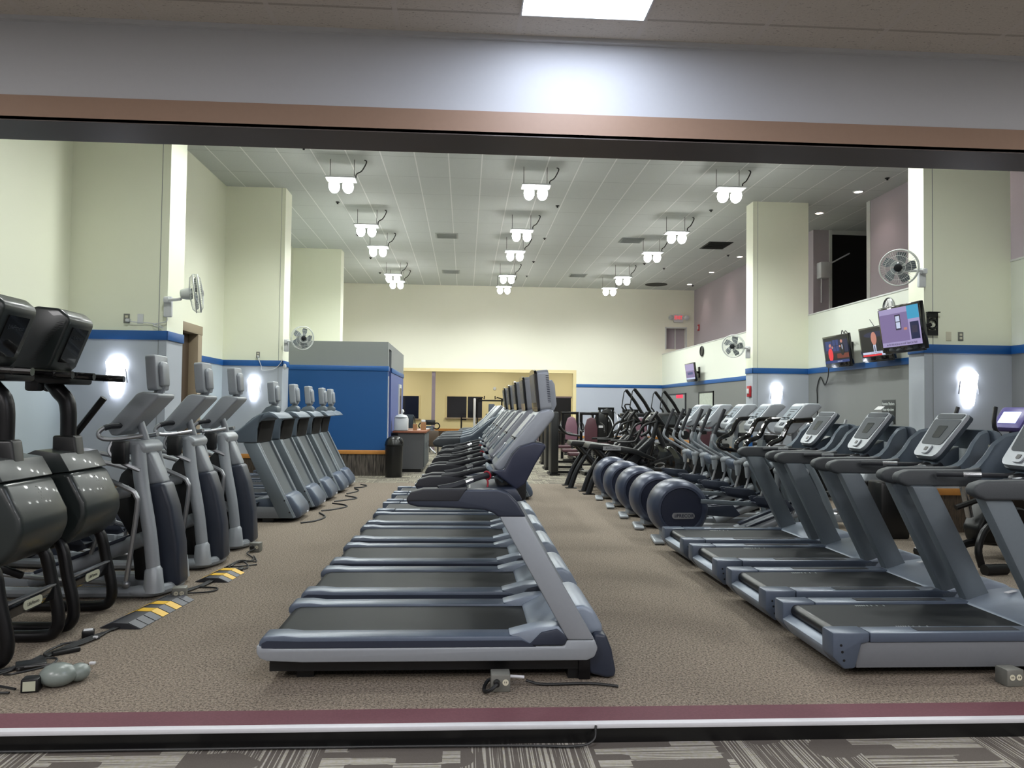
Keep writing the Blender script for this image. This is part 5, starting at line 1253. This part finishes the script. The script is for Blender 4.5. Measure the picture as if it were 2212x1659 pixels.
# pulldown / row machines: four long arms with hanging hooks
def row_machine(x, y, lab, g=1.0):
    t = empty('pulldown_machine', (x, y, 0), 0, lab, 'weight machine', 'machines with overhead arms')
    for s in (-1, 1):
        a = B().tube([(-.6, s * .52, 2.12), (-.35, s * .52, 1.80), (-.12, s * .5, 1.45), (.25, s * .42, 1.15), (.7, s * .34, .9)], .045, 8, 4).build('lift_arm', 'black_metal', t)
        B().tube([(-.6, s * .52, 2.14), (-.66, s * .52, 2.06), (-.72, s * .52, 1.66)], .014, 6).tube([(-.72, s * .52, 1.66), (-.64, s * .52, 1.56), (-.64, s * .52, 1.44), (-.74, s * .52, 1.38), (-.82, s * .52, 1.46)], .024, 6, 4).build('hook_handle', 'dark_frame', a)
        B().lathe([(1e-4, -.03), (.11, -.03), (.11, .03), (1e-4, .03)], (.75, s * .44, .95), 'y', 20).build('weight_plate', 'black_plastic', t)
    B().b2(.6, .75, -.08, .08, 0, 1.5, .01).b2(-.5, .9, -.05, .05, .02, .1).b2(.6, .72, -.4, .4, 0, .06).b2(-.5, -.4, -.35, .35, 0, .06).b2(.55, .75, -.45, .45, 1.36, 1.44).build('frame', 'black_metal', t)
    B().tube([(-.1, -.4, 1.52), (.25, -.35, 1.45), (.9, -.3, 1.42)], .03, 8, 3).tube([(-.1, .4, 1.52), (.25, .35, 1.45), (.9, .3, 1.42)], .03, 8, 3).build('cross_tube', 'dark_frame', t)
    B().b2(-.35, .05, -.18, .18, .46, .54, .03).build('seat', 'maroon_pad', t)
    B().b2(.2, .3, -.16, .16, .75, 1.2, .03).build('chest_pad', 'maroon_pad', t)
row_machine(4.95, 20.1, 'left of two black machines with tall curved arms and hanging hooks')
row_machine(6.2, 21.9, 'right of two black machines with tall curved arms, in front of the dark mirror')

# strength machines
def strength(kind, x, y, rz, lab, pad='mauve', h=1.5):
    t = empty('weight_machine', (x, y, 0), R(rz), lab, 'weight machine', 'weight machines at the rear')
    tower = B().b2(.45, .55, -.28, -.2, 0, h).b2(.45, .55, .2, .28, 0, h).b2(.43, .57, -.28, .28, h - .08, h, .02).b2(-.6, .6, -.05, .05, .03, .1).b2(-.6, -.5, -.35, .35, 0, .05)
    tower.build('frame', 'black_metal', t)
    st = B()
    for k in range(10): st.b2(.42, .58, -.17, .17, .12 + k * .055, .165 + k * .055, .004)
    st.build('weight_stack', 'dark_frame', t)
    if kind == 'seat':
        B().prism([(-.19, .62), (.19, .62), (.19, 1.05), (.12, 1.3), (0, 1.36), (-.12, 1.3), (-.19, 1.05)], .1, .18, .03, 'x', 3).build('back_pad', pad, t)
        B().b2(-.3, .08, -.2, .2, .45, .53, .03).build('seat', pad, t)
        B().b2(-.12, -.08, -.03, .03, .1, .46).build('seat_post', 'chrome', t)
        for s in (-1, 1): B().tube([(.3, s * .3, 1.2), (.0, s * .36, 1.1), (-.2, s * .34, .95), (-.35, s * .3, .95)], .022, 8, 4).build('press_arm', 'black_metal', t)
        B().b2(-.36, -.33, -.07, .07, .55, .62).build('label', 'label_white', t)
    else:
        B().prism([(-.2, .3), (.2, .3), (.21, h - .25), (.14, h - .08), (0, h - .03), (-.14, h - .08), (-.21, h - .25)], .3, .42, .03, 'x', 3).build('shroud', 'black_plastic', t)
        B().b2(.285, .3, -.07, .07, h - .5, h - .43).build('label', 'label_white', t)
        for s in (-1, 1): B().tube([(.5, s * .26, h - .1), (.2, s * .34, h - .3), (-.1, s * .34, .9)], .02, 8, 4).build('press_arm', 'mid_metal', t)
        B().b2(-.3, .1, -.18, .18, .45, .53, .03).build('seat', pad, t)
strength('seat', 3.35, 24.0, 90, 'mauve padded weight machine left of the black shrouded one')
strength('seat', 3.68, 22.2, 90, 'darker mauve padded seat machine in front of the tall mauve one', 'maroon_pad')
strength('box', 4.35, 24.2, 90, 'black shrouded weight machine with a white label, near the wide opening', 'maroon_pad', 1.5)
strength('box', 5.0, 26.6, 90, 'tall dark weight tower with a light cap against the rear wall', 'maroon_pad', 1.66)
strength('box', 5.85, 26.5, 90, 'second dark weight tower with light bands right of the first one', 'maroon_pad', 1.6)
strength('seat', 5.3, 22.9, 90, 'mauve padded machine left of the console screens', 'mauve')
strength('seat', 5.55, 17.3, 90, 'low maroon seat machine behind the swirl emblem wheel', 'maroon_pad', 1.3)
for i, (x, y) in enumerate(((2.15, 18.6), (2.2, 20.2), (2.3, 22.2))):
    t = empty('weight_stack_machine', (x, y, 0), 0, ('nearest', 'middle', 'farthest')[i] + ' of the tall narrow black weight stacks beside the centre aisle', 'weight machine', 'tall black weight stacks')
    B().b2(-.09, .09, -.3, .3, .05, 1.52 - .1 * (i == 2), .03).build('shroud', 'black_plastic', t)
    B().b2(-.12, .12, -.34, .34, 0, .05).b2(.1, .9, -.04, .04, .03, .09).b2(.8, .9, -.3, .3, 0, .04).build('base', 'black_metal', t)
    B().b2(.35, .75, -.2, .2, .46, .54, .03).build('seat', 'maroon_pad', t)
    B().tube([(.1, -.2, 1.2), (.3, -.22, 1.0), (.6, -.25, .95)], .025, 8, 3).tube([(.1, .2, 1.2), (.3, .22, 1.0), (.6, .25, .95)], .025, 8, 3).build('press_arm', 'black_metal', t)
# tower with vertical lettering
t = empty('cable_tower', (4.02, 18.9, 0), 0, 'black upright tower with white vertical lettering and a hook on top', 'weight machine')
B().b2(-.07, .07, -.12, .12, 0, 1.5, .01).b2(-.4, .4, -.3, .3, 0, .05).b2(-.3, .3, -.05, .05, .84, .92).build('column', 'black_metal', t)
B().tube([(.02, -.1, 1.5), (-.08, -.1, 1.66), (-.06, -.1, 1.72), (.06, -.1, 1.72)], .018, 8, 4).build('hook', 'black_metal', t)
B().b2(-.16, .5, -.14, .14, 1.42, 1.5, .01).build('cross_head', 'dark_frame', t)
text_obj('tower_text', 'Marathon', .155, 'label_white', t, (.0, -.122, 1.14), (R(90), R(-90), 0), .001, weight=.003)
# upright bikes with consoles between
def bike(x, y, rz, lab, body='silver_plastic', scr='screen_dark', seat=True, sc=1.0, dark=False):
    t = empty('exercise_bike', (x, y, 0), R(rz), lab, 'exercise bike', 'exercise bikes'); t.scale = (sc, sc, sc)
    fr_ = 'black_metal' if dark else 'mid_metal'
    B().prism([(-.1, .15), (.45, .12), (.55, .35), (.45, .7), (.3, .95), (.15, .9), (.0, .55), (-.15, .3)], -.11, .11, .04, seg=3).build('body_shell', body, t)
    B().tube([(-.55, -.25, .04), (-.55, .25, .04)], .045, 10).tube([(.6, -.25, .04), (.6, .25, .04)], .045, 10).tube([(-.55, 0, .05), (0, 0, .16), (.6, 0, .05)], .04, 8, 3).build('base_frame', fr_, t)
    for s in (-1, 1):
        c = B().lathe([(1e-4, 0), (.09, 0), (.09, s * .02), (1e-4, s * .02)], (.15, s * .12, .36), 'y', 20).box((.15 + s * .07, s * .15, .36 - s * .09), (.03, .02, .25), 0, (0, R(-40), 0)).build('crank', 'black_plastic', t)
        B().box((.15 + s * .14, s * .2, .36 - s * .18), (.12, .1, .03), .008).build('pedal', 'black_plastic', c)
        h = B().tube([(.38, s * .05, 1.18), (.2, s * .18, 1.15), (.0, s * .24, 1.18), (-.1, s * .24, 1.30), (-.06, s * .22, 1.48)], .02, 8, 4).build('handlebar', 'black_plastic' if dark else fr_, t)
    B().cyl((.3, 0, .8), (.42, 0, 1.25), .045).build('mast', fr_, t)
    B().box((.40, 0, 1.36), (.09, .34, .28), .035, (0, R(38), 0)).build('console', 'purple_plastic' if scr == 'bike_screen' else 'light_silver', t)
    B().box((.355, 0, 1.38), (.012, .2, .14), .004, (0, R(38), 0)).build('screen', scr, t)
    if seat:
        B().cyl((-.15, 0, .4), (-.28, 0, .9), .035).build('seat_post', 'chrome', t)
        B().ball((-.3, 0, .95), (.17, .13, .05)).build('saddle', 'black_plastic', t)
    return t
bike(5.78, 8.3, 12, 'dark exercise bike with a glowing purple console at the right edge', 'black_plastic', 'bike_screen', True, 1.13, True)
bike(6.0, 13.7, 10, 'grey exercise bike behind the two foam-grip ellipticals', 'grey_green', 'screen_dark')
bike(6.1, 11.6, 10, 'light grey exercise bike right of the nearest elliptical console', 'silver_plastic', 'screen_dark')
bike(6.0, 15.1, 8, 'grey exercise bike near the far right pillar, blue bottle beside it', 'silver_plastic', 'screen_dark')
def recumbent(x, y, rz, lab):
    t = empty('recumbent_bike', (x, y, 0), R(rz), lab, 'exercise bike', 'recumbent bikes')
    B().prism([(.2, .08), (.85, .08), (.95, .3), (.8, .55), (.6, .72), (.45, .6), (.3, .35)], -.14, .14, .05, seg=3).build('body_shell', 'silver_plastic', t)
    B().b2(-.9, .3, -.06, .06, .06, .16, .02).b2(-.9, -.8, -.25, .25, 0, .08, .02).b2(.8, .9, -.25, .25, 0, .08, .02).build('base_frame', 'light_silver', t)
    B().b2(-.55, -.15, -.2, .2, .42, .5, .03).build('seat', 'black_plastic', t)
    B().box((-.62, 0, .75), (.08, .4, .5), .03, (0, R(-15), 0)).build('backrest', 'black_plastic', t)
    B().cyl((.6, 0, .6), (.45, 0, 1.2), .035).build('mast', 'mid_metal', t)
    B().box((.42, 0, 1.28), (.06, .32, .26), .03, (0, R(30), 0)).build('console', 'black_plastic', t)
recumbent(5.5, 10.55, 6, 'pale recumbent bike low behind the right-row treadmills')
# dark elliptical behind the right treadmills
t = empty('spin_bike', (5.55, 7.75, 0), R(10), 'black curved-frame bike seen low between the right-row treadmill posts', 'exercise bike')
B().tube([(-.35, -.22, .06), (-.1, -.22, .05), (.5, -.2, .05)], .03, 8, 3).tube([(-.4, -.22, .06), (-.42, -.2, .25), (-.25, -.15, .45), (.1, -.1, .5)], .035, 10, 4).build('frame', 'black_metal', t)
B().cyl((-.45, -.3, .05), (-.2, -.3, .05), .055).build('roller_foot', 'black_plastic', t)
B().lathe([(1e-4, -.04), (.24, -.04), (.26, 0), (.24, .04), (1e-4, .04)], (.25, 0, .36), 'y', 32).build('flywheel', 'black_metal', t)
B().tube([(-.45, .05, .62), (-.1, 0, .74), (.2, 0, .85)], .03, 8, 3).cyl((.1, 0, .5), (.3, 0, 1.1), .04).build('top_tube', 'black_metal', t)
# box-like console computers near the disc machines
for i, (x, y, z, q) in enumerate(((4.85, 18.6, 1.25, 'left'), (6.2, 18.7, 1.22, 'right'))):
    t = empty('stepper', (x, y, 0), R(90), q + ' black stepper with a wide grey console screen under the hooked arms', 'fitness machine', 'steppers under the hooked arms')
    B().prism([(-.28, -.16), (.28, -.16), (.30, .05), (.2, .2), (-.2, .2), (-.30, .05)], -.05, .08, .04, 'x', 3).xform(Matrix.Translation((-.3, 0, z + .08)) ).build('console', 'black_plastic', t)
    B().b2(-.357, -.35, -.2, .12, z + .0, z + .2).build('screen', 'screen_glass', t)
    B().b2(-.3, .3, -.25, .25, 0, .8, .05).b2(-.15, .05, -.1, .1, .8, z).build('body', 'black_plastic', t)
    for s in (-1, 1):
        B().tube([(-.2, s * .3, z), (-.5, s * .32, z - .1), (-.6, s * .32, z - .25)], .022, 8, 3).build('handlebar', 'mid_metal', t)
        B().box((-.5, s * .14, .35), (.4, .16, .05), .02).build('step', 'dark_frame', t)
B().cyl((5.5, 14.55, .62), (5.5, 14.55, .86), .04).build('bottle', 'blue_trim', None, 'blue bottle low beside the grey bike near the far right pillar', 'bottle', loc=(0, 0, 0.28))

# ================================================================== rear room: cable machine, bike, wall chart
t = empty('cable_crossover', (1.0, 31.6, 0), 0, 'white framed cable machine in the yellow rear room', 'weight machine')
for s in (-1, 1):
    B().b2(s * .62 - .05, s * .62 + .05, -.1, .1, 0, 1.98, .03).build('upright', 'white_plastic', t)
    B().tube([(s * .55, 0, 1.95), (s * .30, -.02, 2.02), (s * .22, -.02, 1.95), (s * .22, -.02, 2.08)], .025, 8).build('pull_up_grip', 'black_metal', t)
    B().b2(s * .5 - .03, s * .5 + .03, -.04, .04, 0, 1.95).build('guide_post', 'black_metal', t)
B().b2(-.6, .6, -.03, .03, 1.86, 1.92).b2(-.6, .6, -.03, .03, .95, .99).build('cross_bar', 'black_metal', t)
b = B()
for k in range(14): b.b2(-.5, -.08, -.12, .12, .1 + k * .05, .14 + k * .05)
b.build('weight_stack', 'grey_green', t)
B().b2(-.05, .2, -.2, -.1, .9, 1.75, .03).build('shroud', 'steel_blue', t); B().b2(-.16, -.05, -.2, -.12, .75, 1.35, .01).build('pad', 'black_plastic', t)
t = empty('exercise_bike', (-1.22, 26.6, 0), R(88), 'black upright bike with looped handlebars beside the purple post', 'exercise bike')
B().prism([(-.25, .5), (.15, .5), (.12, .95), (-.1, .95)], -.14, .14, .05).build('body_shell', 'overlay_dark', t)
B().tube([(0, -.12, 1.02), (-.04, -.28, 1.05), (-.1, -.36, .95), (-.06, -.28, .85), (0, -.15, .88)], .022, 8, 4).tube([(0, .12, 1.02), (-.04, .28, 1.05), (-.1, .36, .95), (-.06, .28, .85), (0, .15, .88)], .022, 8, 4).build('handlebar', 'black_metal', t)
B().b2(-.05, .03, -.2, .2, .98, 1.16, .03).build('console', 'black_plastic', t)
B().tube([(0, 0, .5), (-.1, -.05, .2), (-.3, -.25, .03)], .03, 8, 3).tube([(0, 0, .5), (-.1, .05, .2), (-.3, .25, .03)], .03, 8, 3).tube([(0, 0, .5), (.4, 0, .03)], .03, 8).build('frame', 'mid_metal', t)
t = empty('treadmill', (-.15, 31.3, 0), 0, 'dark handled machine standing before the yellow room window', 'fitness machine')
B().b2(-.03, .03, -.03, .03, 0, 1.2).b2(0, .2, -.03, .03, 1.08, 1.14).b2(-.3, .4, -.25, .25, 0, .12, .03).build('post', 'black_metal', t)
t.name = 'stepper'
t = empty('wall_chart', (2.05, QY, 1.62), 0, 'wall rack of small black grips and attachments in the rear room', 'rack')
B().b2(-.28, .28, -.02, 0, -.45, .45).build('board', 'yellow_trim', t)
for r_ in range(5):
    for c_ in range(3):
        k = (r_ * 3 + c_) % 3; x = -.18 + c_ * .18; z = .36 - r_ * .18
        b = B()
        if k == 0: b.prism([(x - .05, z - .06), (x + .05, z - .06), (x, z + .06)], -.045, -.02)
        elif k == 1: b.ring((x, -.035, z), .045, .014, 'y', 16)
        else: b.b2(x - .06, x + .06, -.045, -.02, z - .02, z + .02)
        b.build('attachment', 'black_metal', t)
B().tube([(2.2, 31.9, 0), (2.2, 31.9, 1.45)], .03, 8).ball((2.2, 31.8, 1.42), (.16, .1, .08)).build('bag_stand', 'dark_frame', None, 'dark stand with a rounded head in front of the wall rack', 'stand')
